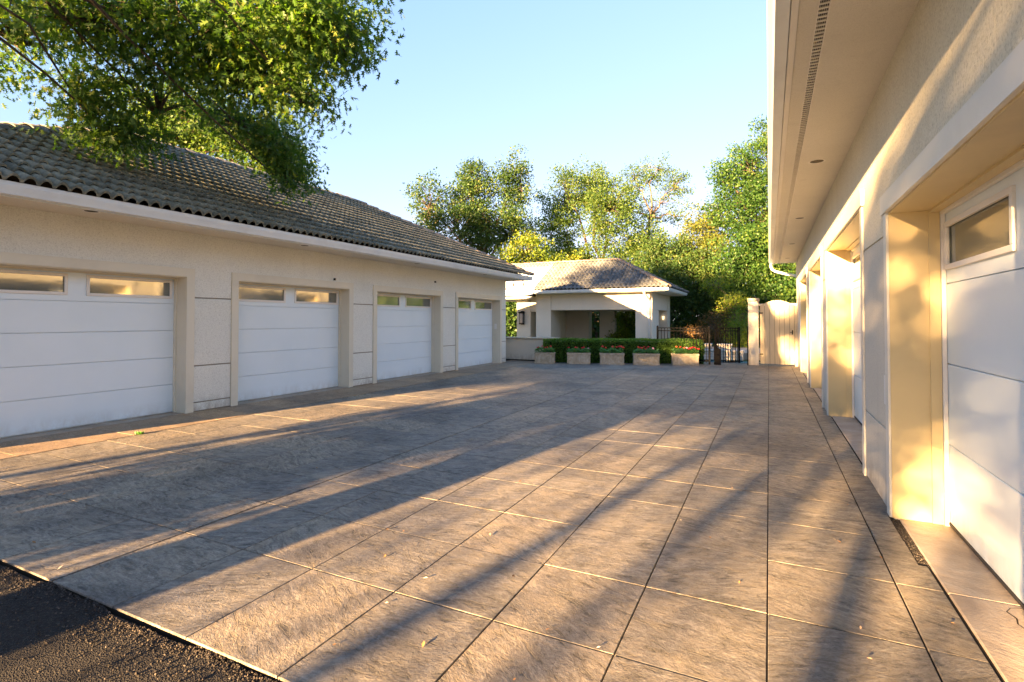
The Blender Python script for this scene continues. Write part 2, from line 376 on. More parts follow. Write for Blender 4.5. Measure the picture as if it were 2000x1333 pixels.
# thresholds under the right hand doors
GAP0, GAP1 = .80, .862
def threshold(y0, y1, name_gap=True):
    t = structure(MB().box(GAP1, 1.22, y0, y1, -.1, .001).build('threshold', 'concrete', None, bevel=.006))
    return t
doorsR = [(2.14, 4.82, 2.30), (6.10, 9.50, 2.575), (10.45, 13.25, 2.575), (14.35, 17.15, 2.575)]
for a, b, h in doorsR:
    if a < 3:
        threshold(a - .8, 3.62); threshold(3.626, b)
    else: threshold(a, b)
gr = chips('gap_gravel', 1500, lambda: (random.uniform(.80, .86), random.uniform(3.95, 4.86), -.012 + random.uniform(-.004, .004)), .0055, 'stone_chip')
tag(gr, 'dark gravel filling the open gap beside the first right door', kind='stuff')

ck = MB(); cp = [(1.165, 3.60), (1.10, 3.57), (1.07, 3.52), (1.09, 3.46), (1.075, 3.40), (1.10, 3.33), (1.085, 3.26), (1.11, 3.18), (1.095, 3.12), (1.125, 3.04), (1.11, 2.95), (1.13, 2.86), (1.12, 2.75), (1.14, 2.6), (1.13, 2.4)]
for (xa, ya_), (xb, yb_) in zip(cp, cp[1:]):
    r0_ = random.uniform(.0015, .0035); ck.add([(xa - r0_, ya_, .0022), (xa + r0_, ya_, .0022), (xb + r0_, yb_, .0022), (xb - r0_, yb_, .0022)], [(0, 1, 2, 3)])
structure(ck.build('threshold_crack', 'joint', None))
# ------------------------------------------------------------------ roof tiles
def tile_profile(w):
    pr = []; hw = w / 2; hh = hw * .42
    for q in (0, 1):
        for t in (0, .05, .16, .30, .42, .55, .68, .76, .88):
            z = hh * max(0.0, math.sin(math.pi * t / .76)) ** .62 if t <= .76 else -.003
            pr.append((q * hw + t * hw, z))
    pr.append((w, 0)); return pr
def tile_bm(w, l, tilt=.050, th=.030):
    pr = tile_profile(w); vs = []; fs = []; n = len(pr)
    for x, z in pr: vs.append((x - w / 2, 0, z + tilt + .004))
    for x, z in pr: vs.append((x - w / 2, l, z + .004))
    for x, z in pr: vs.append((x - w / 2, 0, z + tilt + .004 - th))
    for i in range(n - 1): fs += [(i, i + 1, n + i + 1, n + i), (2 * n + i, 2 * n + i + 1, i + 1, i)]
    return vs, fs
_tm = {}
def tile_mesh(w, l, material):
    k = (w, l, material)
    if k not in _tm:
        vs, fs = tile_bm(w, l); me = bpy.data.meshes.new('roof_tile'); me.from_pydata(vs, [], fs); me.materials.append(M[material])
        me.polygons.foreach_set('use_smooth', [i % 2 == 0 for i in range(len(me.polygons))]); _tm[k] = me
    return _tm[k]
def tiled_plane(parent, origin, a, s, length, slope, left, right, w, exp_, material, keep, jitter=.004, s0=-.06):
    """origin: left end of the eave; a along the eave, s up the slope; left(t)/right(t): limits of the plane at height t up the slope"""
    a = Vector(a).normalized(); s = Vector(s).normalized(); n = a.cross(s); origin = Vector(origin)
    me = tile_mesh(w, exp_ + .05, material); out = []
    rows = int((slope - s0) / exp_) + 1
    for j in range(rows):
        t = s0 + j * exp_
        for i in range(-1, int(length / w) + 2):
            x = (i + .5) * w; lo, hi = left(t + exp_ * .5), right(t + exp_ * .5)
            if x + w / 2 < lo or x - w / 2 > hi or t > slope - .05: continue
            base = origin + a * (x + random.uniform(-jitter, jitter)) + s * (t + random.uniform(-jitter, jitter))
            rot = Matrix.Rotation(random.uniform(-.012, .012), 4, 'Z')
            mt = Matrix((( a.x, s.x, n.x, base.x), (a.y, s.y, n.y, base.y), (a.z, s.z, n.z, base.z), (0, 0, 0, 1))) @ rot
            lo0, lo1, hi0, hi1 = left(t), left(t + exp_), right(t), right(t + exp_)
            cut = (x - w / 2 < max(lo0, lo1)) or (x + w / 2 > min(hi0, hi1)) or t + exp_ + .05 > slope
            out.append((base, mt, cut, x, t))
    out.sort(key=lambda q: (q[0] - Vector((0, 0, EYE))).length)
    return out, (origin, a, s, n, left, right, slope, me, w, exp_)
def cut_tile(q, info):
    base, mt, cut, x, t = q; origin, a, s, n, left, right, slope, me, w, exp_ = info
    bm = bmesh.new(); bm.from_mesh(me); bm.transform(mt)
    def chop(fn, sign):
        p0 = origin + a * fn(0) ; p1 = origin + a * fn(1.0) + s * 1.0; d = (p1 - p0); pn = d.cross(n).normalized()
        if pn.dot(a) < 0: pn = -pn
        bmesh.ops.bisect_plane(bm, geom=bm.verts[:] + bm.edges[:] + bm.faces[:], plane_co=p0, plane_no=pn * sign, clear_outer=True)
    chop(right, 1); chop(left, -1)
    bmesh.ops.bisect_plane(bm, geom=bm.verts[:] + bm.edges[:] + bm.faces[:], plane_co=origin + s * slope, plane_no=s, clear_outer=True)
    return bm
def place_tiles(parent, planes, limit, material):
    allq = []
    for out, info in planes: allq += [(q, info) for q in out]
    allq.sort(key=lambda z: (z[0][0] - Vector((0, 0, EYE))).length)
    rest = bmesh.new(); off = Matrix.Translation(-wloc(parent)); k = 0
    for q, info in allq:
        if q[2]:
            bm = cut_tile(q, info)
            if not bm.faces: bm.free(); continue
            bm.transform(off); me = bpy.data.meshes.new('roof_tile'); bm.to_mesh(me); bm.free(); me.materials.append(M[material])
            if k < limit: link(bpy.data.objects.new('roof_tile', me), parent); k += 1
            else: rest.from_mesh(me); bpy.data.meshes.remove(me)
        elif k < limit: inst('roof_tile', info[7], parent, q[1]); k += 1
        else:
            tmp = info[7].copy(); tmp.transform(off @ q[1]); rest.from_mesh(tmp); bpy.data.meshes.remove(tmp)
    if rest.faces:
        me = bpy.data.meshes.new('roof_tile_field'); rest.to_mesh(me); me.materials.append(M[material])
        o = link(bpy.data.objects.new('roof_tile_field', me), parent); o['kind'] = 'stuff'
    rest.free()
def ridge_mesh(material):
    vs = []; fs = []; n = 9; l = .43
    for y, r, dz in ((0, .118, .018), (l, .098, 0)):
        for i in range(n):
            t = math.pi * i / (n - 1); vs.append((-r * math.cos(t) * 1.05, y, r * math.sin(t) * .78 + dz - .02))
    for i in range(n):
        t = math.pi * i / (n - 1); vs.append((-.100 * math.cos(t) * 1.05, 0, .100 * math.sin(t) * .78 - .006))
    for i in range(n - 1): fs += [(i, i + 1, n + i + 1, n + i), (2 * n + i, 2 * n + i + 1, i + 1, i)]
    me = bpy.data.meshes.new('ridge_tile'); me.from_pydata(vs, [], fs); me.materials.append(M[material])
    me.polygons.foreach_set('use_smooth', [i % 2 == 0 for i in range(len(me.polygons))]); return me
def ridge_run(parent, p0, p1, me, lift=.05, exp_=.37):
    p0, p1 = Vector(p0), Vector(p1); d = (p1 - p0); ln = d.length; d.normalize(); sx = d.cross(Vector((0, 0, 1))).normalized(); up = sx.cross(d)
    n = max(1, int(ln / exp_))
    for i in range(n):
        b = p0 + d * (i * ln / n) + up * (lift + random.uniform(-.004, .006))
        mt = Matrix(((sx.x, d.x, up.x, b.x), (sx.y, d.y, up.y, b.y), (sx.z, d.z, up.z, b.z), (0, 0, 0, 1))) @ Matrix.Rotation(random.uniform(-.03, .03), 4, 'Z')
        inst('ridge_tile', me, parent, mt)

def gutter_profile(x0, z0, out=-1, w=.13, h=.135):
    """outer lip at x0, bottom at z0; out = direction in which the open air lies"""
    i = -out
    return [(x0 + i * w, z0), (x0 + i * .045, z0), (x0 + i * .030, z0 + .035), (x0 + i * .008, z0 + .075), (x0, z0 + .095), (x0, z0 + h), (x0 + i * .016, z0 + h),
            (x0 + i * .018, z0 + .11), (x0 + i * .04, z0 + .05), (x0 + i * .05, z0 + .015), (x0 + i * (w - .01), z0 + .015), (x0 + i * (w - .01), z0 + h), (x0 + i * w, z0 + h)]

# ------------------------------------------------------------------ garage doors
def garage_door(parent, xf, y0, y1, h, sgn, seams, win_z, label=None):
    """door in the plane x = xf that faces sgn * x"""
    d = box('garage_door', 'door', parent, min(xf, xf - sgn * .03), max(xf, xf - sgn * .03), y0 - .02, y1 + .02, .0, h + .05)
    if label: d['label'] = label
    def slab(y0, y1, z0, z1, t=.022):
        mb = MB(); a, b = sorted((xf, xf + sgn * t)); mb.box(a, b, y0, y1, z0, z1); return mb
    zs = [.018] + seams + [h + .04]
    for k in range(len(zs) - 2): slab(y0 - .015, y1 + .015, zs[k] + .003, zs[k + 1] - .003).build('door_panel', 'door', d, bevel=.004)
    # top section: rails and stiles around two openings
    z0, z1 = zs[-2] + .003, zs[-1]; wz0, wz1 = win_z; W_ = y1 - y0; m1, m2 = .07, .13
    ym = (y0 + y1) / 2; wins = [(y0 + m1, ym - m2), (ym + m2, y1 - m1)]
    mb = MB(); a, b = sorted((xf, xf + sgn * .022))
    mb.box(a, b, y0 - .015, y1 + .015, z0, wz0); mb.box(a, b, y0 - .015, y1 + .015, wz1, z1)
    for p, q in ((y0 - .015, wins[0][0]), (wins[0][1], wins[1][0]), (wins[1][1], y1 + .015)): mb.box(a, b, p, q, wz0, wz1)
    mb.build('window_section', 'door', d)
    for p, q in wins:
        fr = MB(); a, b = sorted((xf + sgn * .018, xf + sgn * .040)); t = .038
        fr.box(a, b, p - .02, q + .02, wz0 - .02, wz0 + t - .02); fr.box(a, b, p - .02, q + .02, wz1 + .02 - t, wz1 + .02)
        fr.box(a, b, p - .02, p + t - .02, wz0 + t - .02, wz1 + .02 - t); fr.box(a, b, q + .02 - t, q + .02, wz0 + t - .02, wz1 + .02 - t)
        fr.build('window_frame', 'pale', d, bevel=.003)
        a, b = sorted((xf + sgn * .004, xf + sgn * .012)); MB().box(a, b, p, q, wz0, wz1).build('window_pane', 'glass', d)
    return d

# ------------------------------------------------------------------ left garage
XL, XD = -8.32, -8.60
GL = thing('garage_building', (-8.32, 9, 0), 'long cream stucco garage on the left with four white doors and olive tiled roof', 'garage')
doorsL = [(2.53, 5.205), (6.12, 8.80), (9.72, 12.38), (13.32, 16.02)]
Y0, Y1, HL, ZS = 1.5, 16.5, 2.17, 2.88
box('core', 'smooth', GL, -14.9, -8.66, Y0 + .1, Y1 - .05, -.05, 2.95)
box('wall', 'stucco', GL, -8.62, XL, Y0, Y1, HL + .0, 2.93)                      # band above the doors
piers = [(Y0, 2.53)] + [(doorsL[i][1], doorsL[i + 1][0]) for i in range(3)] + [(16.02, Y1)]
TW = .13
for k, (a, b) in enumerate(piers):
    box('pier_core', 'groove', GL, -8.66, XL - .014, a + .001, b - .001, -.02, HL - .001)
    pa, pb = (a if k == 0 else a + TW), (b if k == 4 else b - TW)
    for z0, z1 in ((.018, .143), (.160, .733), (.753, 1.833), (1.853, HL - .001)):
        MB().box(XL - .016, XL, pa, pb, z0, z1).build('wall_panel', 'stucco' , GL, bevel=.003)
for k, (a, b) in enumerate(doorsL):
    t = MB(); x0, x1 = XL + .0005, XL + .022
    t.box(x0, x1, a - TW, a - .002, .0, HL); t.box(x0, x1, b + .002, b + TW, .0, HL); t.box(x0, x1, a - TW, b + TW, HL + .001, HL + .135)
    tr = t.build('door_trim', 'trim', GL)
    r = MB(); r.box(XD - .05, XL - .001, b, b + .012, 0, HL - .001); r.box(XD - .05, XL - .001, a - .012, a, 0, HL - .001); r.box(XD - .05, XL - .001, a, b, HL - .012, HL - .0005)
    r.build('door_reveal', 'trim', GL)
    s = MB(); s.box(XD + .005, XD + .055, b - .022, b, 0, HL - .012); s.box(XD + .005, XD + .055, a, a + .022, 0, HL - .012); s.box(XD + .005, XD + .055, a + .022, b - .022, HL - .034, HL - .012)
    s.build('door_stop', 'trim', GL)
    garage_door(GL, XD - .02, a, b, HL - .01, 1, [.455, .885, 1.315, 1.745], (1.845, 2.095))
    box('threshold_strip', 'concrete', GL, -8.66, -8.335, a - .02, b + .02, -.02, .008)
# eave: gutter, fascia, soffit
EX, EZ, FY0, FY1 = -7.40, 2.86, .60, 16.75
MB().prism(gutter_profile(EX, EZ, 1), 'y', FY0, FY1).build('gutter', 'white', GL)
MB().prism([(-x, z) for x, z in gutter_profile(-FY1 + 0, EZ, -1)], 'x', -15.9, EX).build('gutter', 'white', GL)
box('fascia', 'white', GL, EX - .165, EX - .132, FY0, FY1 - .13, EZ - .012, EZ + .13)
box('soffit', 'soffit', GL, -15.8, EX - .1655, FY0 + .02, FY1 - .14, ZS, ZS + .03)
box('roof_deck', 'deck', GL, -15.7, EX - .17, FY0 + .1, FY1 - .17, ZS + .03, ZS + .11)
RX, RY0, RY1, RZ, EZR = -11.64, 6.07, 12.53, 5.17, 3.0
dk = MB(); E_ = [(-15.86, FY0, 2.93), (-7.44, FY0, 2.93), (-7.44, FY1 - .03, 2.93), (-15.86, FY1 - .03, 2.93)]
dk.add(E_ + [(RX, RY0, RZ - .05), (RX, RY1, RZ - .05)], [(0, 1, 4), (1, 2, 5, 4), (2, 3, 5), (3, 0, 4, 5)]); dk.build('roof_underlay', 'deck', GL)
sl = Vector((RX + 7.42, 0, RZ - EZR)); sL = sl.length
left_eave = (-7.42, FY0, EZR)
TWD, TEX = .2935, .305
planes = [tiled_plane(GL, left_eave, (0, 1, 0), sl, FY1 - FY0, sL, lambda t: t / sL * (RY0 - FY0), lambda t: (FY1 - FY0) - t / sL * (FY1 - RY1), TWD, TEX, 'tile', 300)]
place_tiles(GL, planes, 300, 'tile')
rm = ridge_mesh('ridge'); rmg = ridge_mesh('tile_grey')
ridge_run(GL, (-7.42, FY0, EZR), (RX, RY0, RZ), rmg); ridge_run(GL, (RX, RY0, RZ), (RX, RY1, RZ), rmg); ridge_run(GL, (-7.40, FY1, EZR), (RX, RY1, RZ), rm)  # ridge greyed and far hip browned: their shade and sun put into colour
def downlight(parent, x, y, z, r=.075):
    o = MB(); n = 20
    vs = []; fs = []
    for rr, zz in ((r + .022, z), (r + .020, z - .006), (r, z - .004), (r * .96, z + .03)):
        for i in range(n): vs.append((x + rr * math.cos(2 * math.pi * i / n), y + rr * math.sin(2 * math.pi * i / n), zz))
    for k in range(3):
        for i in range(n): fs.append((k * n + i, k * n + (i + 1) % n, (k + 1) * n + (i + 1) % n, (k + 1) * n + i))
    o.add(vs, fs); d = o.build('downlight', 'pale', parent, smooth=True)
    c = MB(); c.add([(x + r * .97 * math.cos(2 * math.pi * i / n), y + r * .97 * math.sin(2 * math.pi * i / n), z - .0015) for i in range(n)], [tuple(range(n))]); c.build('can', 'dark', d)
for y in (3.65, 7.1, 10.6, 14.05): downlight(GL, -7.80, y, ZS)
kp = box('keypad', 'pale', GL, XD + .08, XD + .17, 16.01, 16.02, 1.18, 1.36); 
for (yy, zz) in ((8.35, 2.33), (12.1, 2.52)):
    tag(box('sensor', 'dark', GL, XL, XL + .05, yy, yy + .018, zz, zz + .045), None)

# ------------------------------------------------------------------ right garage
XR, XE = .82, 1.16
GR = thing('garage_building', (.82, 10, 0), 'cream stucco garage wall on the right with deep sunlit door reveals under a wide soffit', 'garage')
RS, RY_0, RY_1 = 3.385, -2.2, 19.72
box('core', 'smooth', GR, 1.30, 7.5, RY_0 + .1, RY_1 - .05, -.05, 3.5)
edges = [(RY_0, doorsR[0][0])] + [(doorsR[i][1], doorsR[i + 1][0]) for i in range(3)] + [(doorsR[3][1], RY_1)]
wl = MB(); 
wl.box(XR, 1.30, RY_0, 5.3, 2.30, RS + .05); wl.box(XR, 1.30, 5.3, RY_1, 2.575, RS + .05)
for a, b in edges:
    wl.box(XR + .0, 1.30, a, b, 2.149, 2.30 if b <= 5.3 or a < 5 else 2.575) if a < 5.2 and b < 5.2 else None
wl.box(XR, 1.30, 4.823, 5.3, 2.149, 2.2995); wl.box(XR, 1.30, 5.3005, 6.097, 2.149, 2.5745)
wl.build('wall', 'stucco_r', GR)
for a, b in edges:
    if not (a < 5 and b > 5) : box('pier_core', 'stucco_r', GR, XR + .012, 1.30, a + .001, b - .001, -.02, 2.575 if a > 5 else 2.30)
    else: box('pier_core', 'smooth', GR, XR + .012, 1.30, a + .001, b - .001, -.02, 2.149)
    for z0, z1 in ((.012, .62), (.636, 2.135)) + (((2.149, 2.574),) if a > 5 else ()):
        MB().box(XR, XR + .012, a + .11, b - .11, z0, z1).build('wall_panel', 'smooth', GR, bevel=.003)
for k, (a, b, h) in enumerate(doorsR):
    t = MB(); x0, x1 = XR - .016, XR - .0005; hh = .145 if k == 0 else .155
    t.box(x0 - .012, x1, a - .16, b + .16, h, h + hh); t.box(x0, x1, a - .11, a - .003, 0, h - .001); t.box(x0, x1, b + .003, b + .11, 0, h - .001)
    t.build('door_trim', 'cream_r', GR)
    r = MB(); r.box(XR + .0, XE + .06, b, b + .012, .0, h); r.box(XR + .0, XE + .06, a - .012, a, 0, h); r.box(XR + .0, XE + .06, a, b, h - .012, h); r.build('door_reveal', 'reveal', GR)
    s = MB(); s.box(XE - .10, XE - .035, b - .016, b, 0, h - .012); s.box(XE - .10, XE - .035, a, a + .016, 0, h - .012); s.box(XE - .10, XE - .035, a + .016, b - .016, h - .028, h - .012); s.build('door_stop', 'reveal', GR)
    s = MB(); s.box(XE - .032, XE - .006, b - .03, b, 0, h - .012); s.box(XE - .032, XE - .006, a + .03, a, 0, h - .012); s.box(XE - .032, XE - .006, a + .03, b - .03, h - .05, h - .012); s.build('weather_strip', 'pale', GR)
    f_ = h / 2.30
    garage_door(GR, XE + .02, a, b, h - .03, -1, [z * f_ for z in (.585, 1.165, 1.745)], (1.86 * f_, 2.165 * f_))
    box('door_gasket', 'rubber', GR, XE - .012, XE + .02, a, b, .012, .03)
box('outlet_box', 'pale', GR, XR - .010, XR, 4.95, 5.02, .82, 1.05, .003)
# eave
MB().prism(gutter_profile(.004, 3.342, -1, .125, .13), 'y', RY_0, RY_1 + .05).build('gutter', 'white', GR)
box('fascia', 'pale', GR, .1345, .178, RY_0, RY_1, 3.362, 3.5, .002)
box('soffit', 'soffit', GR, .350, XR - .0005, RY_0, RY_1, RS, RS + .03)
box('soffit', 'soffit', GR, .1815, .284, RY_0, RY_1, RS, RS + .03)
vf = MB(); vf.box(.284, .290, RY_0, RY_1, RS - .004, RS + .02); vf.box(.344, .350, RY_0, RY_1, RS - .004, RS + .02); vf.build('vent_frame', 'pale', GR)
box('vent_mesh', 'dark', GR, .290, .344, RY_0, RY_1, RS + .012, RS + .02)
vs_ = MB(); y = RY_0
while y < RY_1: vs_.box(.290, .344, y, y + .010, RS - .002, RS + .006); y += .052
for k in range(4): vs_.box(.2975 + k * .012, .3000 + k * .012, RY_0, RY_1, RS + .0065, RS + .0085)
o = vs_.build('vent_slats', 'pale', GR); o['kind'] = 'stuff'
for y in (7.22, 11.12, 14.78, 18.14, 3.3): downlight(GR, .53, y, RS)
rf = MB(); rf.add([(.03, RY_0, 3.44), (.03, RY_1, 3.44), (4.2, RY_1, 5.4), (4.2, RY_0, 5.4), (8.4, RY_0, 3.44), (8.4, RY_1, 3.44)], [(0, 1, 2, 3), (3, 2, 5, 4), (0, 3, 4), (1, 5, 2)]); rf.build('roof', 'tile', GR)
ds = MB(); ds.tube([(.07, 19.66, 3.35), (.07, 19.66, 3.28), (.10, 19.68, 3.20), (.20, 19.71, 3.12), (.50, 19.76, 3.03), (.84, 19.80, 2.95), (.90, 19.80, 2.90), (.90, 19.80, .1)], .042, 8)
ds.build('downspout', 'white', GR, smooth=True)

# ------------------------------------------------------------------ gate, pillar
GP = thing('gate_pillar', (-.47, 19.15, 0), 'square cream stucco pillar with a stone cap beside the arched plank gate', 'pillar')
box('base', 'smooth', GP, -.62, -.31, 19.0, 19.32, -.05, .795, .004); box('shaft', 'smooth', GP, -.62, -.31, 19.0, 19.32, .806, 2.10, .004)
box('core', 'smooth', GP, -.61, -.32, 19.01, 19.31, .78, .82)
box('cap', 'planter', GP, -.645, -.285, 18.975, 19.345, 2.10, 2.205, .012)
WG = thing('plank_gate', (.25, 19.15, 0), 'cream plank gate with an arched top between the pillar and the right garage', 'gate')
gx0, gx1 = -.27, .735; npl = 7; pw = (gx1 - gx0) / npl
def arch(x): u = (x - .5 * (gx0 + gx1)) / (.5 * (gx1 - gx0)); return 1.955 + .175 * max(0, math.cos(u * math.pi / 2)) ** .9
for k in range(npl):
    a, b = gx0 + k * pw + .006, gx0 + (k + 1) * pw - .006; mb = MB(); n = 5
    xs = [a + (b - a) * i / n for i in range(n + 1)]
    prof = [(a, .05)] + [(b, .05)] + [(x, arch(x)) for x in reversed(xs)]
    mb.add([(x, 19.12, z) for x, z in prof] + [(x, 19.15, z) for x, z in prof], [tuple(range(len(prof)))[::-1], tuple(range(len(prof), 2 * len(prof)))] + [(i, (i + 1) % len(prof), len(prof) + (i + 1) % len(prof), len(prof) + i) for i in range(len(prof))])
    mb.build('plank', 'wood', WG)
box('gate_backing', 'groove', WG, gx0, gx1, 19.1505, 19.156, .06, 1.95); box('bottom_rail', 'wood', WG, gx0, gx1, 19.157, 19.19, .15, .27); box('top_rail', 'wood', WG, gx0, gx1, 19.157, 19.19, 1.65, 1.77)
box('gate_post', 'wood', WG, .74, .815, 19.08, 19.2, 0, 1.96)
h_ = MB(); h_.box(.66, .69, 19.10, 19.12, 1.02, 1.16); h_.tube([(.675, 19.10, 1.09), (.675, 19.06, 1.09), (.60, 19.06, 1.09)], .009, 6); h_.build('latch', 'black', WG)
for z in (.35, 1.70): MB().box(-.275, -.18, 19.112, 19.12, z, z + .035).build('hinge', 'black', WG)
box('back_rail', 'pale', WG, -.31, .82, 19.25, 19.29, 1.96, 2.03)

# ------------------------------------------------------------------ gazebo
GZ = thing('pavilion', (-7, 27, 0), 'open cream pavilion with square columns and a grey tiled hip roof behind the hedge', 'pavilion')
ey0, ey1, ex1, ez = 24.0, 30.0, -4.0, 2.95
def column(x0, x1, y0, y1, name='column', z1=2.80):
    c = box(name, 'smooth', GZ, x0, x1, y0, y1, -.05, 1.985, .006); box('capital_block', 'smooth', c, x0, x1, y0, y1, 1.997, z1, .006); MB().box(x0 + .02, x1 - .02, y0 + .02, y1 - .02, 1.98, 2.0).build('joint', 'smooth', c)
column(-10.77, -9.95, 24.8, 26.2); column(-5.66, -4.88, 24.8, 26.4); column(-5.66, -4.88, 28.9, 29.7); column(-10.69, -9.30, 29.0, 29.6); column(-8.66, -7.80, 29.0, 29.5)
box('lintel', 'smooth', GZ, -9.945, -5.665, 24.83, 25.3, 1.985, 2.80, .006); box('lintel', 'smooth', GZ, -5.63, -4.90, 26.405, 28.895, 1.985, 2.80, .006); box('lintel', 'smooth', GZ, -9.295, -8.665, 29.02, 29.4, 1.985, 2.80); box('lintel', 'smooth', GZ, -7.795, -5.665, 29.02, 29.4, 1.985, 2.80)
box('side_wall', 'stucco', GZ, -12.4, -10.72, 26.6, 29.5, -.05, 2.78); box('ceiling', 'soffit', GZ, -10.7, -4.16, 24.16, 29.84, 2.80, 2.84)
MB().prism(gutter_profile(ey0, 2.82, -1), 'x', -10.58, ex1).build('gutter', 'white', GZ)
MB().prism(gutter_profile(ex1, 2.82, 1), 'y', ey0 + .0, ey1).build('gutter', 'white', GZ)
box('fascia', 'white', GZ, -10.58, -4.14, 24.135, 24.16, 2.80, 2.95); box('fascia', 'white', GZ, -4.165, -4.14, 24.165, 29.9, 2.80, 2.95)
rz, ry, rx = 4.60, 27.0, -7.0
u = MB(); u.add([(-14, ey0 + .05, 2.88), (ex1 - .05, ey0 + .05, 2.88), (ex1 - .05, ey1 - .05, 2.88), (-14, ey1 - .05, 2.88), (rx, ry, rz - .05), (-14, ry, rz - .05)], [(0, 1, 4, 5), (1, 2, 4), (2, 3, 5, 4), (3, 0, 5)]); u.build('roof_underlay', 'deck', GZ)
s1 = Vector((0, ry - ey0, rz - ez)); l1 = s1.length; s2 = Vector((rx - ex1, 0, rz - ez)); l2 = s2.length
VX = -10.52
pl = [tiled_plane(GZ, (VX, ey0, ez), (1, 0, 0), s1, ex1 - VX, l1, lambda t: 0.0, lambda t: (ex1 - VX) - t / l1 * (ex1 - rx), .40, .345, 'tile_grey', 200, s0=-.03),
      tiled_plane(GZ, (ex1, ey0, ez), (0, 1, 0), s2, ey1 - ey0, l2, lambda t: t / l2 * (ry - ey0), lambda t: (ey1 - ey0) - t / l2 * (ey1 - ry), .40, .345, 'tile_grey', 200, s0=-.03)]
place_tiles(GZ, pl, 290, 'tile_grey')
# last courses that run on behind the white roof
p3 = [tiled_plane(GZ, (-14, ey0, ez), (1, 0, 0), s1, 14 + VX, l1, lambda t: 0.0, lambda t: 14 + VX, .40, .345, 'ridge', 99, s0=l1 - .62)]
place_tiles(GZ, p3, 30, 'ridge')
ridge_run(GZ, (-14, ry, rz), (rx, ry, rz), rm, .06); ridge_run(GZ, (ex1, ey0, ez), (rx, ry, rz), rm, .05); ridge_run(GZ, (ex1, ey1, ez), (rx, ry, rz), rm, .05)
# white standing seam roof between pavilion and garage
k_ = (rz - ez) / (ry - ey0); zt = lambda y: ez + (y - ey0) * k_ + .075
w_ = MB(); ya, yb = ey0 - .02, ry - .52
w_.add([(-15, ya, zt(ya)), (VX, ya, zt(ya)), (VX, yb, zt(yb)), (-15, yb, zt(yb)), (-15, ya, zt(ya) - .03), (VX, ya, zt(ya) - .03), (VX, yb, zt(yb) - .03), (-15, yb, zt(yb) - .03)],
       [(0, 1, 2, 3), (4, 7, 6, 5), (0, 4, 5, 1), (1, 5, 6, 2), (2, 6, 7, 3), (3, 7, 4, 0)]); w_.build('white_roof_sheet', 'white', GZ)
for x in (VX - .02, VX - .50, VX - 1.05, VX - 1.6, VX - 2.15):
    r_ = MB(); yc = yb if x > VX - .1 else yb - .7
    r_.add([(x - .05, ya, zt(ya) + .002), (x + .02, ya, zt(ya) + .002), (x + .02, yc, zt(yc) + .002), (x - .05, yc, zt(yc) + .002), (x - .05, ya, zt(ya) + .085), (x + .02, ya, zt(ya) + .085), (x + .02, yc, zt(yc) + .085), (x - .05, yc, zt(yc) + .085)],
           [(0, 3, 2, 1), (4, 5, 6, 7), (0, 1, 5, 4), (1, 2, 6, 5), (2, 3, 7, 6), (3, 0, 4, 7)]); r_.build('roof_rib', 'white', GZ)
for x in (VX - .78, VX - 1.33): box('vent_pipe', 'black', GZ, x - .03, x + .03, 24.35, 24.41, zt(24.4), zt(24.4) + .16)
box('white_fascia', 'pale', GZ, -15, VX - .06, ey0 - .05, ey0 - .02, 2.74, zt(ya) - .031)
box('roof_beam', 'pale', GZ, -13, -10.8, 24.3, 24.42, 2.58, 2.70); box('roof_beam', 'pale', GZ, -13, -11.5, 25.2, 25.32, 2.48, 2.60)
wp = box('wall_pier', 'smooth', GZ, -12.15, -11.35, 25.4, 26.4, -.05, 1.985, .005); box('pier_block', 'smooth', wp, -12.15, -11.35, 25.4, 26.4, 1.997, 2.72, .005); box('pier_joint', 'smooth', wp, -12.13, -11.37, 25.42, 26.38, 1.98, 2.0)
box('lintel', 'smooth', GZ, -11.345, -10.775, 25.42, 25.9, 1.997, 2.72, .005); box('lintel_block', 'smooth', GZ, -11.34, -10.78, 25.44, 25.9, 1.93, 1.985)
dn = MB(); dn.tube([(-5.10, 24.08, 2.84), (-5.10, 24.10, 2.70), (-5.03, 24.55, 2.50), (-5.02, 24.72, 2.42), (-5.02, 24.745, 2.30), (-5.02, 24.745, .1)], [.055] * 6, 8); dn.build('downspout', 'pale', GZ, smooth=True)
LN = thing('wall_lantern', (-11.8, 25.34, 1.4), 'black box lantern on the pavilion pier behind the left garage corner', 'wall lantern')
lx, ly = -11.80, 25.28
box('back_plate', 'black', LN, lx - .10, lx + .10, 25.36, 25.40, 1.25, 1.98); box('cap', 'black', LN, lx - .13, lx + .13, 25.14, 25.36, 1.84, 1.93); box('base', 'black', LN, lx - .12, lx + .12, 25.16, 25.36, 1.27, 1.33)
box('glass', 'lampglass', LN, lx - .09, lx + .09, 25.19, 25.34, 1.33, 1.84)
for dx in (-.105, .09): box('bar', 'black', LN, lx + dx, lx + dx + .015, 25.175, 25.19, 1.33, 1.84)
SC = thing('wall_sconce', (-4.92, 29.2, 1.6), 'small pale sconce on the rear right pavilion column', 'wall light')
MB().tube([(-5.10, 28.86, 1.52), (-5.10, 28.86, 1.70)], [.05, .065], 10).build('shade', 'lit_shade', SC, smooth=True); box('back_plate', 'black', SC, -5.13, -5.07, 28.88, 28.90, 1.55, 1.66)
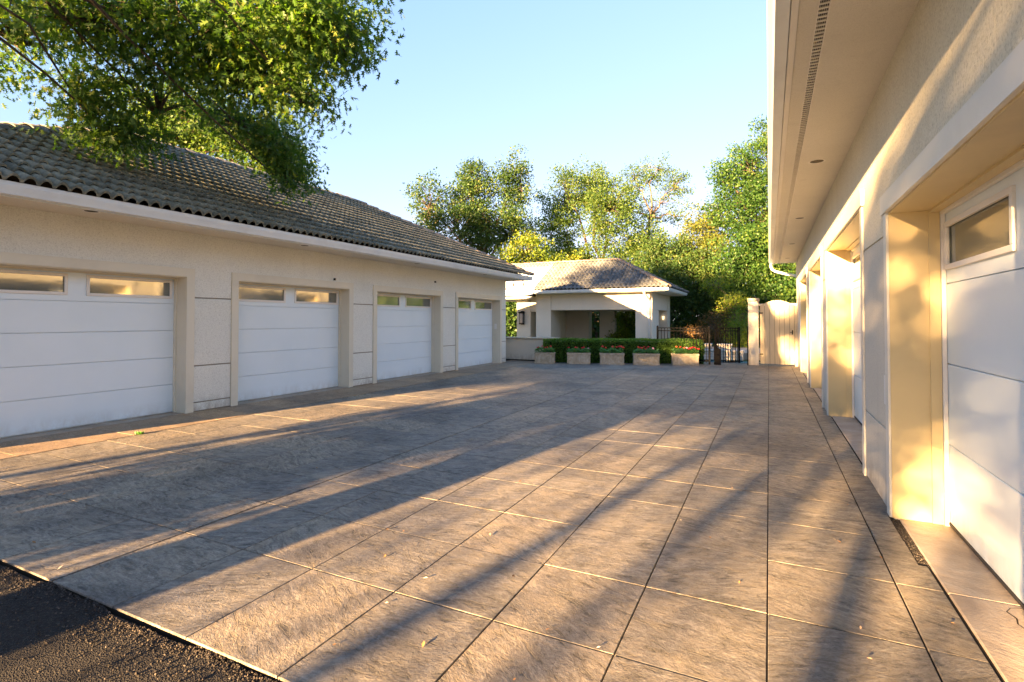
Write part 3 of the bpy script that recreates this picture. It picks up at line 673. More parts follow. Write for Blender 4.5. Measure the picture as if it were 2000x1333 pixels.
# low bar counter
CT = thing('bar_counter', (-8.4, 17.6, 0), 'low stucco bar counter with a stone top behind the left garage corner', 'counter')
box('body', 'smooth', CT, -11.5, -7.05, 17.45, 17.95, .045, .80, .004); box('toe_space', 'dark', CT, -11.5, -7.07, 17.49, 17.92, -.05, .045); box('stone_top', 'planter', CT, -11.55, -7.0, 17.40, 18.3, .80, .845, .006)
GRL = thing('counter_grill', (-9.0, 18.1, .845), 'low dark grill hood standing on the bar counter', 'grill')
MB().tube([(-9.9, 18.05, .86), (-9.9, 18.05, .90), ], [.2, .17], 12).build('dish', 'dark', GRL); box('tray', 'black', GRL, -9.75, -9.1, 17.9, 18.2, .846, .875, .004)
# ------------------------------------------------------------------ iron fence and open iron gate
FN = thing('iron_fence', (-2.7, 18.72, 0), 'black iron bar fence behind the right end of the hedge', 'fence')
fy = 18.72
for x in (-3.50, -1.80): box('post', 'black', FN, x - .03, x + .03, fy - .03, fy + .03, -.03, 1.27, .004); MB().tube([(x, fy, 1.27), (x, fy, 1.30)], [.036, .012], 8).build('post_cap', 'black', FN)
for z in (1.215, 1.12, .12): box('rail', 'black', FN, -3.47, -1.83, fy - .016, fy + .016, z - .016, z + .016)
x = -3.37
while x < -1.86: box('bar', 'black', FN, x - .009, x + .009, fy - .009, fy + .009, .05, 1.20); x += .105
F2 = box('post', 'black', FN, -.655, -.625, 18.95, 18.98, -.03, 1.28)
IG = thing('iron_gate', (-1.60, 18.72, 0), 'black iron gate standing ajar between the fence and the pillar', 'gate')
g0, g1 = Vector((-1.62, 18.74, 0)), Vector((-.90, 19.42, 0)); gd = (g1 - g0).normalized(); gm = Matrix(((gd.x, -gd.y, 0, g0.x), (gd.y, gd.x, 0, g0.y), (0, 0, 1, 0), (0, 0, 0, 1))); gl_ = (g1 - g0).length
def gbox(name, *a): MB().box(*a, mtx=gm).build(name, 'black', IG)
gbox('hinge_stile', 0, .045, -.02, .02, .03, 1.25); gbox('latch_stile', gl_ - .045, gl_, -.02, .02, .03, 1.25)
for z in (1.215, 1.12, .08): gbox('rail', .046, gl_ - .046, -.016, .016, z - .016, z + .016)
x = .12
while x < gl_ - .08: gbox('bar', x - .009, x + .009, -.009, .009, .08, 1.20); x += .098
kp_ = MB(); kp_.add([(-1.66, 18.66, 0), (-1.44, 18.66, 0), (-1.44, 18.66, .50), (-1.66, 18.66, .68), (-1.66, 18.69, 0), (-1.44, 18.69, 0), (-1.44, 18.69, .50), (-1.66, 18.69, .68)], [(0, 1, 2, 3), (4, 7, 6, 5), (0, 4, 5, 1), (1, 5, 6, 2), (2, 6, 7, 3), (3, 7, 4, 0)]); kp_.build('kick_plate', 'black', IG)
# ------------------------------------------------------------------ stone spa and pool
SP = thing('stone_spa_wall', (-1.6, 21.5, 0), 'pale stacked stone spa wall with raised steps seen through the iron gate', 'stone wall')
def courses(x0, x1, y0, y1, z0, z1, nrow, bl):
    h = (z1 - z0) / nrow
    for r in range(nrow):
        x = x0 - (bl * .5 if r % 2 else 0)
        while x < x1:
            a, b = max(x, x0) + .004, min(x + bl * random.uniform(.95, 1.05), x1) - .004
            if b - a > .05: MB().box(a, b, y0 + random.uniform(0, .012), y1, z0 + r * h + .004, z0 + (r + 1) * h - .004).build('stone_block', 'stone', SP, bevel=.006)
            x += bl
box('wall_core', 'joint', SP, -3.19, -.87, 21.02, 21.5, -.05, .31)
courses(-3.2, -.86, 21.0, 21.5, 0, .32, 3, .34); MB().box(-3.25, -.82, 20.96, 21.54, .32, .37).build('coping', 'stone', SP, bevel=.01)
courses(-2.6, -2.02, 21.6, 22.0, 0.37, .52, 1, .3); box('step_slab', 'stone', SP, -2.65, -2.0, 21.56, 22.05, .52, .57, .01); courses(-1.75, -1.30, 21.6, 22.0, .37, .52, 1, .3); box('step_slab', 'stone', SP, -1.80, -1.26, 21.56, 22.05, .52, .57, .01)
box('back_core', 'stone', SP, -2.7, -1.2, 22.06, 22.3, 0, .37)
structure(box('pool_water', 'water', None, -2.5, 1.2, 20.3, 20.95, -.07, -.03)); structure(box('pool_deck', 'stone', None, -4.5, -2.51, 20.25, 23, -.07, -.02))
structure(box('pool_terrace', 'concrete', None, -4.4, .8, 22.5, 27, -.07, .2))

# ------------------------------------------------------------------ foliage
def leaf_cloud(name, C_, A_, Nn, size, tint, material, parent, template='simple'):
    """C_: leaf foot points, A_: leaf axes, Nn: rough normals"""
    if template == 'oak':
        s = [(.03, .05), (.075, .27), (.08, .52), (.05, .75)]; t = [(.22, .16), (.40, .58), (.28, .96)]
        pts = []
        for sx in (1, -1):
            pts += [(sx * x, y, 0) for x, y in s] + [(sx * x, y, .10 * x / .4) for x, y in t]
        pts += [(0, 1.02, -.06)]
        fc = [(0, 4, 1), (1, 5, 2), (2, 6, 3), (7, 8, 11), (8, 9, 12), (9, 10, 13), (3, 14, 10), (7, 0, 1), (7, 1, 8), (8, 1, 2), (8, 2, 9), (9, 2, 3), (9, 3, 10)]
    elif template == 'simple':
        pts = [(0, 0, 0), (.34, .45, .10), (0, 1, -.05), (-.34, .45, .10)]; fc = [(0, 1, 2), (0, 2, 3)]
    else:                                            # little spray of three leaflets
        pts = [(0, 0, 0), (.18, .55, .05), (0, 1, 0), (-.18, .55, .05), (.55, .50, 0), (.30, .18, .05), (-.55, .5, 0), (-.30, .18, .05)]
        fc = [(0, 1, 2), (0, 2, 3), (0, 5, 4), (0, 4, 1), (0, 3, 6), (0, 6, 7)]
    pts = np.array(pts); fc = np.array(fc); n = len(C_); k = len(pts)
    Y_ = A_ / np.linalg.norm(A_, axis=1, keepdims=True); X_ = np.cross(Y_, Nn); X_ /= np.linalg.norm(X_, axis=1, keepdims=True) + 1e-9; Z_ = np.cross(X_, Y_)
    sz = size * rng.uniform(.6, 1.3, n)
    V = C_[:, None, :] + sz[:, None, None] * (pts[None, :, 0:1] * X_[:, None, :] + pts[None, :, 1:2] * Y_[:, None, :] + pts[None, :, 2:3] * Z_[:, None, :])
    Fc = (fc[None] + (np.arange(n) * k)[:, None, None]).reshape(-1, 3)
    off = np.array(wloc(parent)) if parent else np.zeros(3)
    me = bpy.data.meshes.new(name); me.vertices.add(n * k); me.vertices.foreach_set('co', (V.reshape(-1, 3) - off).astype(np.float32).ravel())
    me.loops.add(len(Fc) * 3); me.loops.foreach_set('vertex_index', Fc.astype(np.int32).ravel())
    me.polygons.add(len(Fc)); me.polygons.foreach_set('loop_start', (np.arange(len(Fc)) * 3).astype(np.int32)); me.polygons.foreach_set('loop_total', np.full(len(Fc), 3, np.int32))
    at_ = me.attributes.new('tint', 'FLOAT', 'FACE'); at_.data.foreach_set('value', np.repeat(np.clip(tint, 0, 1), len(fc)).astype(np.float32))
    me.update(calc_edges=True); me.materials.append(M[material])
    return link(bpy.data.objects.new(name, me), parent)
def rnd_dir(n):
    v = rng.normal(size=(n, 3)); return v / np.linalg.norm(v, axis=1, keepdims=True)
def tree(name, label, cat, base, blobs, leaf, per, size, bark_='bark', trunk_r=.22, spread=.55, group=None, droop=.25, template='simple', trunk_top=None, stems=1, stuff=False, twig=True, shell=.35, limb=None):
    """blobs: (centre, (rx,ry,rz), number of leaf clumps); every clump hangs on a twig that springs from a limb"""
    base = Vector(base); t = thing(name, base, label, cat, group)
    cen = [np.array(b[0], float) for b in blobs]; mean = sum(cen) / len(cen)
    top = Vector(trunk_top) if trunk_top is not None else Vector((base.x * .7 + mean[0] * .3, base.y * .7 + mean[1] * .3, base.z + (mean[2] - base.z) * .55))
    mb = MB(); nodes = []
    for st in range(stems):
        o = Vector((random.uniform(-.3, .3), random.uniform(-.3, .3), 0)) * (stems > 1)
        pts = [base + o + Vector((0, 0, -.1))]
        for i in range(1, 6):
            f = i / 5; p = (base + o).lerp(top + o * 4, f) + Vector((random.gauss(0, .08), random.gauss(0, .08), 0)) * trunk_r * 6; pts.append(p)
        mb.tube(pts, [trunk_r * (1.25 if i == 0 else 1 - .55 * i / 5) / math.sqrt(stems) for i in range(6)], 9); nodes += [(p, trunk_r * .5) for p in pts[3:]]
    limb_pts = []
    for c, rr, k in blobs:
        c = Vector(c); src = min(nodes, key=lambda q: (q[0] - c).length + .6 * max(0, q[0].z - c.z))[0]
        mid = src.lerp(c, .5) + Vector((random.gauss(0, .2), random.gauss(0, .2), .12 * (c - src).length)); pts = []
        for i in range(7):
            f = i / 6; p = src.lerp(mid, f).lerp(mid.lerp(c, f), f); w_g = .05 + .018 * (c - src).length; pts.append(p + Vector((random.gauss(0, w_g), random.gauss(0, w_g), random.gauss(0, w_g))) * (0 < i))
        r0 = limb or trunk_r * .42; mb.tube(pts, [r0 * (1 - .8 * i / 6) + .008 for i in range(7)], 6); limb_pts.append([np.array(p) for p in pts[2:]])
    CC, AA, NN, TT = [], [], [], []
    for (c, rr, k), lp in zip(blobs, limb_pts):
        d = rnd_dir(k); rad = rng.uniform(shell * .7, 1.18, k) ** .75; pc = np.array(c) + d * rad[:, None] * np.array(rr); lp = np.array(lp)
        cl = np.array(c)
        for q, dd in zip(pc, d):
            j = np.argmin(((lp - q) ** 2).sum(1))
            if twig:
                s_ = Vector(lp[j]); e_ = Vector(q); md = s_.lerp(e_, .5) + Vector((0, 0, .08 * (e_ - s_).length)); mb.tube([s_, md, e_], [.018 + trunk_r * .04, .012, .005], 3, False)
            m_ = max(3, int(per * rng.uniform(.6, 1.35))); g = np.clip(rng.normal(size=(m_, 3)), -1.7, 1.7) * spread * np.array([.5, .5, .34]); CC.append(q + g)
            ax = dd * .5 + rng.normal(size=(m_, 3)) * .75; ax[:, 2] -= droop; AA.append(ax); nn = rng.normal(size=(m_, 3)) * .75; nn[:, 2] += .8; NN.append(nn)
            TT.append(np.clip(rng.normal(.42 + rng.normal() * .16, .2, m_), 0, 1))
    mb.build('trunk', bark_, t, smooth=True)
    cr = leaf_cloud('crown', np.concatenate(CC), np.concatenate(AA), np.concatenate(NN), size, np.concatenate(TT), leaf, t, template)
    return t, (np.concatenate(CC), np.concatenate(AA), np.concatenate(NN))
def gp(p): return (p[0], p[1], -.05)
def pb(u, v, d, ru, rv, rd, k):
    """blob from a measured place (u,v at depth d) and size in photo pixels"""
    s = d / F; return (at(u, v, d), (ru * s, rd, rv * s), k)

# the oak that overhangs from the left: its trunk stands behind the viewer
ok_b = [pb(25, 35, 7.2, 60, 65, .9, 40), pb(-60, 120, 7.4, 60, 50, .8, 14), pb(168, 50, 6.8, 50, 70, .8, 34), pb(178, 195, 7.2, 22, 58, .5, 30), pb(232, 265, 7.6, 62, 22, .5, 26),
        pb(310, 60, 7.2, 95, 85, 1.1, 70), pb(290, 165, 7.6, 62, 45, .8, 20), pb(455, 55, 7.2, 105, 90, 1.2, 124), pb(480, 150, 7.4, 85, 45, .9, 52), pb(585, 45, 6.6, 60, 70, .9, 84),
        pb(640, 45, 6.4, 36, 50, .6, 50), pb(575, 180, 7.0, 24, 34, .5, 18), pb(470, 238, 9.3, 58, 38, .7, 32), pb(540, 285, 9.5, 45, 42, .6, 40), pb(565, 340, 9.6, 20, 26, .4, 22), pb(120, 20, 7, 70, 40, .8, 24),
        pb(300, -150, 7.2, 330, 120, 1.6, 70), pb(650, -110, 6.6, 90, 80, 1.0, 30)]
oak, (oc, oa, on) = tree('oak_tree', 'big oak overhanging from the upper left with drooping lobed leaves', 'oak tree', (-4.62, -4.9, -.02), ok_b, 'leaf_oak', 46, .095, 'bark_dark', .36, .47, droop=.8, limb=.02, template='oak', trunk_top=(-5.4, -1.6, 6.2))
# the leaves nearest the eye are leaves of their own
dist = np.linalg.norm(oc - np.array([0, 0, EYE]), axis=1)
me1 = leaf_cloud('leaf', np.zeros((1, 3)), np.array([[0, 1., 0]]), np.array([[0, 0, 1.]]), .11, np.array([.5]), 'leaf_oak', None, 'oak')
leaf_me = me1.data; bpy.data.objects.remove(me1)
vis = []
for i in np.argsort(dist):
    q = oc[i] - np.array([0, 0, EYE]); dz = q @ _fw
    if dz < 1: continue
    uu, vv = 1000 + F * (q @ _rt) / dz, 606.3 - F * (q @ _up) / dz
    if 0 < uu < 760 and 0 < vv < 380: vis.append(i)
    if len(vis) >= 290: break
for i in vis:
    p = oc[i] + rng.normal(size=3) * .02; q = Vector(oa[i]).to_track_quat('Y', 'Z').to_matrix().to_4x4() @ Matrix.Rotation(random.uniform(-1, 1), 4, 'Y')
    inst('leaf', leaf_me, oak, Matrix.Translation(Vector(p)) @ q)

BG = 'tall trees beyond the pavilion and garages'
tree('maple_tree', 'dark green upright tree rising behind the far end of the left garage roof', 'tree', gp(at(935, 640, 37)),
     [pb(840, 415, 36, 38, 66, 1.6, 70), pb(890, 440, 37, 55, 70, 2, 90), pb(925, 385, 37, 48, 62, 2, 100), pb(1005, 360, 37, 30, 62, 1.5, 80), pb(960, 450, 37, 68, 55, 2, 130), pb(1010, 440, 36, 30, 50, 1.5, 44), pb(925, 345, 37, 22, 26, 1, 22)],
     'leaf_dark', 60, 0.160, 'bark', .24, .62, BG, droop=.1)
tree('shade_tree', 'broad light green tree rising above the middle of the pavilion ridge', 'tree', gp(at(1170, 640, 41)),
     [pb(1110, 385, 41, 48, 62, 2, 100), pb(1085, 450, 41, 45, 48, 2, 80), pb(1150, 365, 41, 48, 45, 2, 80), pb(1190, 420, 39, 55, 65, 2, 160), pb(1120, 500, 41, 70, 26, 2, 70), pb(1250, 470, 40, 45, 45, 2, 100), pb(1230, 520, 39, 60, 34, 2, 90)],
     'leaf_light', 57, 0.160, 'bark_dark', .34, .62, BG, droop=.1)
tree('sparse_tree', 'thin sparse tree with open branches against the sky right of the pavilion ridge', 'tree', gp(at(1262, 640, 44)),
     [pb(1280, 335, 44, 45, 25, 2, 44), pb(1240, 355, 44, 30, 30, 2, 36), pb(1320, 365, 44, 28, 32, 2, 36), pb(1290, 400, 44, 50, 30, 2, 34), pb(1225, 410, 44, 28, 30, 2, 26), pb(1330, 420, 44, 24, 16, 1, 12)],
     'leaf_light', 33, 0.152, 'bark', .22, .6, BG, droop=.1, trunk_top=at(1265, 430, 44))
tree('maple_tree', 'huge lit green maple rising above the plank gate beside the right eave', 'tree', gp(at(1540, 640, 33)),
     [pb(1470, 330, 33, 60, 55, 2, 66), pb(1520, 290, 33, 50, 60, 2, 54), pb(1440, 400, 33, 50, 42, 2, 54), pb(1500, 430, 32, 65, 65, 2, 102), pb(1540, 520, 31, 60, 60, 2, 90), pb(1460, 500, 31, 62, 50, 2, 84), pb(1500, 570, 31, 60, 35, 1.6, 60), pb(1415, 345, 33, 24, 22, 1, 14)],
     'leaf_green', 105, 0.150, 'bark_dark', .4, .70, BG, droop=.15)
tree('bushy_tree', 'low yellow green bushy tree between the left garage corner and the pavilion ridge', 'tree', gp(at(1035, 640, 33)),
     [pb(1030, 500, 33, 48, 38, 2, 100), pb(1085, 520, 34, 50, 26, 2, 70), pb(990, 515, 33, 30, 22, 1.5, 40)], 'leaf_yellow', 54, 0.136, 'bark', .18, .55, BG, droop=.1)
tree('amber_tree', 'amber tinted tree left of the huge maple above the iron fence', 'tree', gp(at(1385, 640, 36)),
     [pb(1385, 450, 36, 45, 42, 2, 110), pb(1350, 500, 36, 45, 45, 2, 100), pb(1400, 520, 35, 45, 45, 2, 90)], 'leaf_amber', 54, 0.144, 'bark', .2, .55, BG, droop=.1)
tree('dark_tree', 'dark green tree crowding behind the right slope of the pavilion roof', 'tree', gp(at(1300, 640, 34)),
     [pb(1300, 500, 35, 55, 35, 2, 100), pb(1330, 560, 33, 60, 50, 2, 140), pb(1390, 590, 33, 55, 45, 2, 120), pb(1270, 560, 34, 50, 40, 2, 60), pb(1370, 530, 33, 40, 40, 1.6, 70)], 'leaf_dark', 60, 0.152, 'bark_dark', .26, .6, BG, droop=.15)
tree('garden_tree', 'feathery rust coloured ornamental tree behind the open iron gate', 'ornamental tree', gp(at(1425, 680, 27)),
     [pb(1400, 640, 27, 45, 24, 1, 60), pb(1440, 625, 27, 38, 26, 1, 60), pb(1370, 650, 27, 35, 16, 1, 30)], 'leaf_rust', 30, 0.080, 'bark', .035, .4, droop=.3)
tree('garden_shrub', 'yellow green leafy shrub beside the cream pillar behind the gate', 'shrub', gp(at(1440, 680, 26)),
     [pb(1435, 600, 27, 28, 30, 1, 60), pb(1448, 650, 25, 22, 34, .8, 60), pb(1400, 560, 29, 24, 22, 1, 34)], 'leaf_yellow', 39, 0.096, 'bark', .08, .4, droop=.2)
tree('garage_tree', 'bright green tree rising behind the ridge of the left garage under the oak', 'tree', gp(at(400, 640, 22)),
     [pb(300, 215, 22, 70, 50, 1.6, 70), pb(390, 230, 22, 75, 70, 1.6, 120), pb(440, 300, 22, 60, 55, 1.6, 70), pb(330, 265, 22, 60, 40, 1.6, 70), pb(560, 330, 22, 38, 50, 1.2, 80), pb(500, 280, 22, 45, 50, 1.2, 60)],
     'leaf_light', 51, 0.136, 'bark', .2, .55, None, droop=.1, stems=3)
# trees seen through the pavilion and beside the garage corner
tree('garden_shrub', 'sunny yellow shrub seen through the pavilion opening beside the right column', 'shrub', gp(at(1225, 680, 33)), [pb(1222, 628, 30, 24, 30, .7, 60), pb(1215, 660, 29.5, 20, 20, .6, 40)], 'leaf_yellow', 45, .10, 'bark', .08, .4, droop=.1)
tree('yard_tree', 'shaded tree with a leaning brown trunk seen through the middle pavilion opening', 'tree', gp(at(1165, 680, 36)), [pb(1160, 610, 36, 36, 26, 1.2, 50), pb(1150, 650, 37, 24, 30, 1.2, 40)], 'leaf_green', 39, 0.120, 'bark', .30, .5, droop=.1)
tree('yard_tree', 'shaded green tree in the narrow gap right of the left garage corner', 'tree', gp(at(993, 680, 36)), [pb(985, 600, 36, 26, 40, 1.2, 60), pb(992, 650, 36, 16, 40, 1, 50)], 'leaf_green', 45, 0.128, 'bark_dark', .2, .5, droop=.1)
# conical evergreen
cc = at(1243, 660, 30); cv = thing('cone_evergreen', (cc[0], cc[1], -.05), 'narrow cone shaped evergreen behind the right pavilion column', 'evergreen')
n = 2600; hh = rng.uniform(0, 1, n) ** 1.3; th_ = rng.uniform(0, 2 * math.pi, n); rr_ = .62 * (1 - hh) * rng.uniform(.75, 1, n)
C3 = np.stack([cc[0] + rr_ * np.cos(th_), cc[1] + rr_ * np.sin(th_), hh * 2.6], 1); A3 = np.stack([np.cos(th_) * .5, np.sin(th_) * .5, np.ones(n)], 1) + rng.normal(size=(n, 3)) * .25
leaf_cloud('foliage', C3, A3, np.stack([np.cos(th_), np.sin(th_), np.zeros(n)], 1) + rng.normal(size=(n, 3)) * .4, .14, rng.normal(.5, .2, n), 'leaf_green', cv)
MB().tube([(cc[0], cc[1], -.05), (cc[0], cc[1], 2.3)], [.08, .01], 6).build('trunk', 'bark', cv)
# far wood that closes the horizon
nW = 26000; xs = rng.uniform(-75, 70, nW); ys = 58 + rng.uniform(-5, 5, nW) - .16 * xs; hz = 7.6 + 1.8 * np.sin(xs * .21) + 1.2 * np.sin(xs * .53 + 1); zs = rng.uniform(0, 1, nW) ** .8 * hz + rng.normal(size=nW) * .4
Cw = np.stack([xs, ys, zs], 1); far_wood = leaf_cloud('far_wood', Cw, rnd_dir(nW) + np.array([0, 0, -.2]), rnd_dir(nW) + np.array([0, -.8, .6]), .75, rng.normal(.4, .22, nW), 'leaf_dark', None)
tag(far_wood, 'dark wood closing the horizon behind the gardens', kind='stuff')
# understory
nW = 15000; uu = rng.uniform(960, 1600, nW); dd = rng.uniform(34, 39, nW); zz = rng.uniform(0, 1, nW) * (2.6 + 1.1 * np.sin(uu * .045))
Cw = np.array([at(a, 640, b) for a, b in zip(uu, dd)]); Cw[:, 2] = zz
und = leaf_cloud('undergrowth', Cw, rnd_dir(nW), rnd_dir(nW) + np.array([0, -.6, .7]), .26, rng.normal(.35, .2, nW), 'leaf_dark', None); tag(und, 'dark undergrowth between the trees behind the garden', kind='stuff')

# ------------------------------------------------------------------ hedge
hv0, hv1 = Vector((-7.10, 17.05, 0)), Vector((-2.0, 18.85, 0)); hd = (hv1 - hv0).normalized(); hl = (hv1 - hv0).length; ha = math.atan2(hd.y, hd.x); hn = Vector((-hd.y, hd.x, 0)); HW, HH = .62, .80
HG = thing('box_hedge', hv0, 'long clipped green box hedge behind the row of planters', 'hedge')
hm = Matrix.Translation(hv0) @ Matrix.Rotation(ha, 4, 'Z')
MB().box(.07, hl - .07, .07, HW - .07, -.05, HH - .08, mtx=hm).build('hedge_body', 'hedge_core', HG)
n = 26000; face = rng.choice(4, n, p=[.55, .30, .08, .07]); a_ = rng.uniform(0, 1, n); b_ = rng.uniform(0, 1, n)
lx_ = np.where(face <= 1, a_ * hl, np.where(face == 2, hl, 0)); ly_ = np.where(face == 0, 0, np.where(face == 1, b_ * HW, a_ * HW)); lz_ = np.where(face == 1, HH, b_ * HH)
wv = .035 * np.sin(lx_ * 3.1) + .025 * np.sin(lx_ * 7.3 + lz_ * 5)
e = .07; cr_ = lambda q: np.clip(q, 0, 1)
lx_ = np.clip(lx_, 0, hl); ins = e * (cr_((lz_ - (HH - .12)) / .12) ** 2); ly_ = np.where(face == 0, ly_ + ins + wv, ly_); lx_ = np.where(face == 2, lx_ - ins - .02 * np.sin(lz_ * 9), lx_)
lz_ = lz_ - np.where(face == 1, .07 * cr_((.12 - ly_) / .12) ** 2 + .05 * cr_((.15 - np.minimum(lx_, hl - lx_)) / .15) ** 2 + .012 * np.sin(lx_ * 5.1), 0)
dep = np.abs(rng.normal(0, .022, n)); nl = np.array([(0, -1, 0), (0, 0, 1), (1, 0, 0), (-1, 0, 0)])[face]
loc = np.stack([lx_, ly_, lz_], 1) - nl * dep[:, None] + rng.normal(size=(n, 3)) * .008
ca, sa = math.cos(ha), math.sin(ha); rot = lambda q: np.stack([q[:, 0] * ca - q[:, 1] * sa, q[:, 0] * sa + q[:, 1] * ca, q[:, 2]], 1)
Ch = rot(loc) + np.array(hv0); Ah = rot(nl * .7 + rng.normal(size=(n, 3)) * .55 + np.array([0, 0, .45]))
hf = leaf_cloud('hedge_leaves', Ch, Ah, rnd_dir(n), .048, rng.normal(.45, .22, n), 'leaf_box', HG); hf['kind'] = 'stuff'

# ------------------------------------------------------------------ planters with geraniums
PLc = [(-7.24, 16.52), (-6.17, 16.82), (-5.12, 17.14), (-4.06, 17.44), (-2.86, 17.86)]
plw = [.70, .80, .82, .86, .84]
ang = math.atan2(.30, 1)
def planter(w):
    t = thing('planter', (0, 0, 0), None, 'planter', 'stone planters in a row before the hedge')
    h, d = .375, .40
    mb = MB(); mb.box(.012, w - .012, .012, d - .012, .0, h - .06); b = mb.build('body', 'planter', t, bevel=.008)
    r = MB(); r.box(0, w, 0, .045, h - .06, h); r.box(0, w, d - .045, d, h - .06, h); r.box(0, .045, .045, d - .045, h - .06, h); r.box(w - .045, w, .045, d - .045, h - .06, h); r.build('rim', 'planter', t)
    MB().box(.004, w - .004, .004, .012, .0, .045).build('foot_moulding', 'planter', t); MB().box(.045, w - .045, .045, d - .045, h - .06, h - .025).build('soil', 'soil', t)
    return t
plab = ['leftmost stone planter beside the bar counter with small red geraniums', 'second stone planter from the left with three bright red flower heads', 'middle stone planter of the row with orange red geraniums',
        'fourth stone planter from the left with crimson and pale flowers', 'rightmost and widest stone planter beside the iron fence']
glab = ['geraniums in the leftmost planter with few dark red heads', 'geraniums in the second planter with bright red and one pale head', 'geraniums in the middle planter with orange red heads',
        'geraniums in the fourth planter with crimson and pale pink heads', 'geraniums in the rightmost planter with many scarlet heads']
def petal_mesh(mn):
    vs, fs = [], []
    for k in range(16):
        d = Vector(rnd_dir(1)[0]); d.z = abs(d.z) * .8 - .1; d.normalize(); c = d * .026; a = d.orthogonal().normalized(); b = d.cross(a); r = .019
        q = len(vs); vs += [tuple(c + a * r), tuple(c + b * r), tuple(c - a * r), tuple(c - b * r), tuple(c + d * .008)]; fs += [(q, q + 1, q + 4), (q + 1, q + 2, q + 4), (q + 2, q + 3, q + 4), (q + 3, q, q + 4)]
    me = bpy.data.meshes.new('flower_head'); me.from_pydata(vs, [], fs); me.materials.append(M[mn]); return me
pm = {k: petal_mesh(k) for k in ('red', 'pink', 'orange')}
heads = [[(.12, 'red'), (.3, 'red'), (.5, 'orange'), (.62, 'orange'), (.40, 'red')], [(.05, 'red'), (.28, 'red'), (.33, 'red'), (.52, 'red'), (.56, 'red'), (.72, 'pink')],
         [(.1, 'orange'), (.2, 'orange'), (.42, 'orange'), (.55, 'orange'), (.64, 'red'), (.7, 'orange'), (.77, 'orange')],
         [(.22, 'red'), (.34, 'red'), (.40, 'red'), (.46, 'red'), (.28, 'orange'), (.6, 'pink'), (.16, 'orange')],
         [(.15, 'orange'), (.25, 'red'), (.38, 'orange'), (.50, 'red'), (.56, 'orange'), (.62, 'red'), (.68, 'orange'), (.75, 'red'), (.44, 'pink'), (.8, 'orange')]]
for k, ((px, py), w) in enumerate(zip(PLc, plw)):
    p = planter(w); p.location = (px, py, 0); p.rotation_euler = (0, 0, ang); p['label'] = plab[k]
    g = thing('geraniums', (px, py, .36), glab[k], 'flowers', 'geraniums growing in the planters', ang)
    n = 620; lx = rng.uniform(.03, w - .03, n); ly = rng.uniform(.04, .34, n); hmax = .09 + .09 * np.abs(np.sin(lx * 9 + k * 2)) ; lz = rng.uniform(0, 1, n) ** .7 * hmax
    th = rng.uniform(0, 6.28, n); A = np.stack([np.cos(th), np.sin(th) * .8 - .3, rng.uniform(.0, .6, n)], 1)
    lf = leaf_cloud('foliage', np.stack([lx, ly, lz], 1), A, np.stack([rng.normal(size=n) * .4, rng.normal(size=n) * .4 - .4, np.ones(n)], 1), .055, rng.normal(.5, .22, n), 'leaf_gera', None); lf.parent = g
    for fx, c in heads[k]:
        z = random.uniform(.16, .24); y = random.uniform(.05, .25)
        o = bpy.data.objects.new('flower_head', pm[c]); link(o, g); o.location = (fx * w / .8, y, z); o.scale = (random.uniform(.9, 1.4),) * 3
        MB().tube([(fx * w / .8, y, .02), (fx * w / .8, y, z)], .004, 4).build('stalk', 'leaf_gera', g, world=False)

# ------------------------------------------------------------------ the trees on the street side, behind the viewer
ST = 'street side trees behind the viewer'
def wb(x, y, z, rx, ry, rz_, k): return ((x, y, z), (rx, ry, rz_), k)
T22 = math.tan(SUN_AZ)
def street_tree(x, y, r, z0, z1, wide, k, label, per=34, low=0, high=None):  # low and high: extra unseen crown clumps added to shade parts of the yard
    n = 4; bl = [wb(x + random.uniform(-.5, .5) * wide, y + random.uniform(-1, 1), z0 + (z1 - z0) * (i + .5) / n, wide * (1 - .12 * i), wide * .8, (z1 - z0) / n * .75, k // n) for i in range(n)]
    if high: bl.append(wb(x + (high[4] if len(high) > 4 else -.4), y, high[0], high[1], high[1] * .8, high[2], high[3]))
    if low: bl.append(wb(x, y, z0 + .45, wide * 1.15, wide, .5, low))
    return tree('street_tree', label, 'tree', (x, y, -.07), bl, 'leaf_green', per, .15, 'bark_dark', r, .55, ST, droop=.2, trunk_top=(x, y, z0 + .4))
street_tree(-6.42, -18.3, .15, 4.2, 6.2, 1.6, 26, 'slim street tree standing nearest to the oak behind the viewer', low=64)
street_tree(-5.54, -17.2, .08, 4.4, 6.2, 1.1, 16, 'thinnest tree of the street side row behind the viewer')
street_tree(-4.87, -18.6, .20, 4.0, 6.3, 1.6, 44, 'stout trunked tree in the middle of the street side row', low=22, high=(5.9, 1.0, .3, 26, .6))
street_tree(-3.1, -19.0, .13, 4.0, 7.8, 1.6, 80, 'street side tree right of the stout trunked one', low=36)
street_tree(-9.0, -17.5, .22, 4.1, 7.5, 2.0, 120, 'wide crowned street side tree left of the slim one', low=90, per=44, high=(7.1, 1.1, .6, 50, 1.4))
street_tree(-11.6, -18.4, .18, 4.8, 8.4, 2.0, 150, 'round crowned street side tree between two taller ones', low=90, per=46)
street_tree(-14.4, -19.5, .20, 5.0, 7.4, 2.0, 100, 'tall street side tree behind the left garage front', low=60, per=44, high=(11.3, 2.0, 1.0, 100))
street_tree(-17.8, -18.5, .24, 9.6, 12.8, 2.6, 230, 'tallest and farthest left tree of the street side row', per=44)
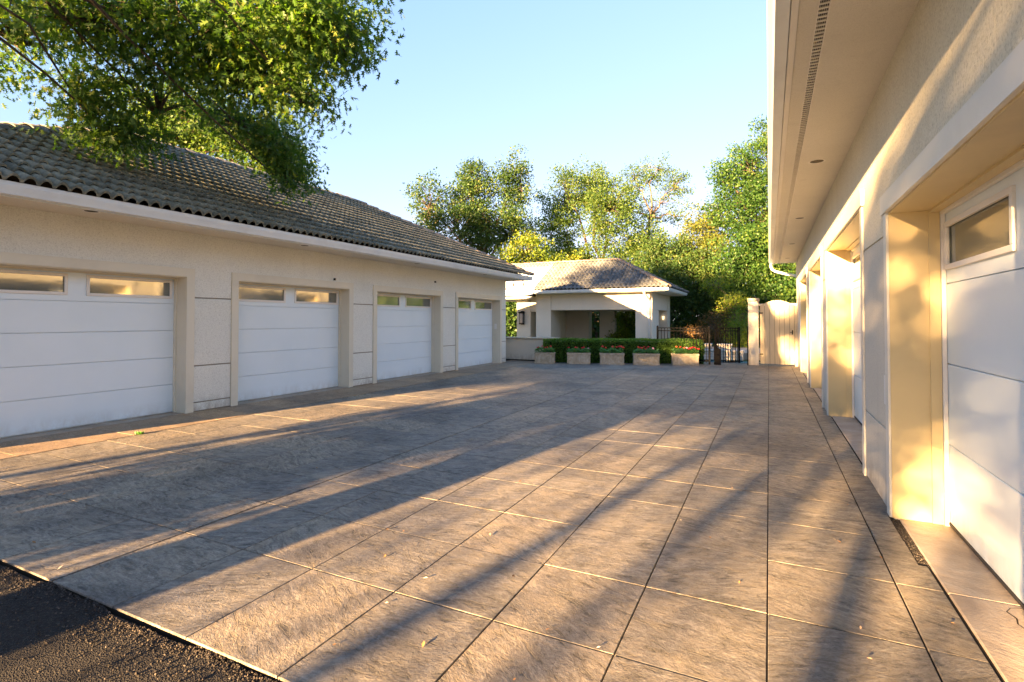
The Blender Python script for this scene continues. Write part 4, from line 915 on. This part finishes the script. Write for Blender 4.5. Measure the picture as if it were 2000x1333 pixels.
# evergreen shrubs between the left garage and the oak
tree('tall_shrub', 'dense tall evergreen shrub beside the oak trunk behind the viewer', 'shrub', (-7.1, -5.2, -.07),
     [wb(-6.95, -5.2, .8, 1.4, .7, .75, 130), wb(-7.3, -5.3, 1.9, 1.2, .7, .8, 130), wb(-6.4, -5.2, 1.8, .8, .6, .8, 90), wb(-7.1, -5.3, 3.0, 1.45, .7, .7, 130)], 'leaf_dark', 36, .12, 'bark_dark', .08, .34, droop=.1, shell=.0)

# slim saplings in the verge between road and yard
SL = ['slim sapling beside the stout trunk', 'bent sapling with two forks', 'thin sapling nearest the road', 'short sapling with few leaves', 'straight sapling in the verge', 'leaning sapling in the verge', 'sapling half hidden by the shrub', 'tall bare sapling', 'sapling at the far right of the verge', 'twin stemmed sapling', 'pale sapling near the twin stemmed one']
for k, (x, y, r) in enumerate([(-5.05, -14.5, .03), (-4.6, -12.6, .022), (-3.75, -13.2, .035), (-4.15, -16.0, .05), (-6.1, -15.2, .04), (-3.35, -14.8, .028), (-7.4, -16.5, .05), (-5.75, -12.0, .025), (-2.75, -13.8, .045), (-8.3, -15.6, .04), (-4.4, -10.8, .02)]):
    z = random.uniform(2.7, 3.4)
    tree('sapling', SL[k] + ' behind the viewer', 'sapling', (x, y, -.07), [wb(x + random.uniform(-.3, .3), y, z + .3, .75, .6, .45, 9)], 'leaf_green', 20, .12, 'bark', r, .4, 'saplings in the verge behind the viewer', droop=.2, trunk_top=(x + random.uniform(-.25, .25), y, z))

# windblown litter, pebbles and two weeds in the joints
vs, fs = [], []
for k in range(130):
    x = random.uniform(-7.2, .8); y = random.uniform(1.65, 11) if k % 3 else random.uniform(1.65, 4.5); r0 = random.uniform(.006, .018); q = Euler((random.uniform(-.5, .5), random.uniform(-.5, .5), random.uniform(0, 6))).to_matrix(); b = len(vs)
    for p in ((-r0, 0, 0), (0, -r0 * .45, r0 * .15), (r0, 0, r0 * .1), (0, r0 * .45, r0 * .2)): w = q @ Vector(p); vs.append((x + w.x, y + w.y, .006 + w.z))
    fs += [(b, b + 1, b + 2), (b, b + 2, b + 3)]
M['litter'] = mat('dry_leaf', (.30, .15, .06), .8); g = N(M['litter'], 'ShaderNodeNewGeometry'); setc(M['litter'], ramp(M['litter'], g.outputs['Random Per Island'], [(0, (.10, .06, .03)), (.6, (.34, .17, .06)), (1, (.55, .50, .42))]))
me = bpy.data.meshes.new('leaf_litter'); me.from_pydata(vs, [], fs); me.materials.append(M['litter']); tag(link(bpy.data.objects.new('leaf_litter', me)), 'tiny dry leaf bits scattered over the paving', kind='stuff')
for x, y, lb in ((-7.36, 4.02, 'small yellow green weed growing in the joint before the first left door'), (-4.45, 1.51, 'small dark green weed at the asphalt edge in the lower left')):
    n = 26; th = rng.uniform(0, 6.28, n)
    w = leaf_cloud('weed', np.stack([x + rng.normal(size=n) * .015, y + rng.normal(size=n) * .012, np.zeros(n) - .005], 1), np.stack([np.cos(th) * .6, np.sin(th) * .6, rng.uniform(.3, 1.2, n)], 1), rnd_dir(n), .05, rng.normal(.6, .2, n), 'leaf_gera', None); tag(w, lb, 'weed')
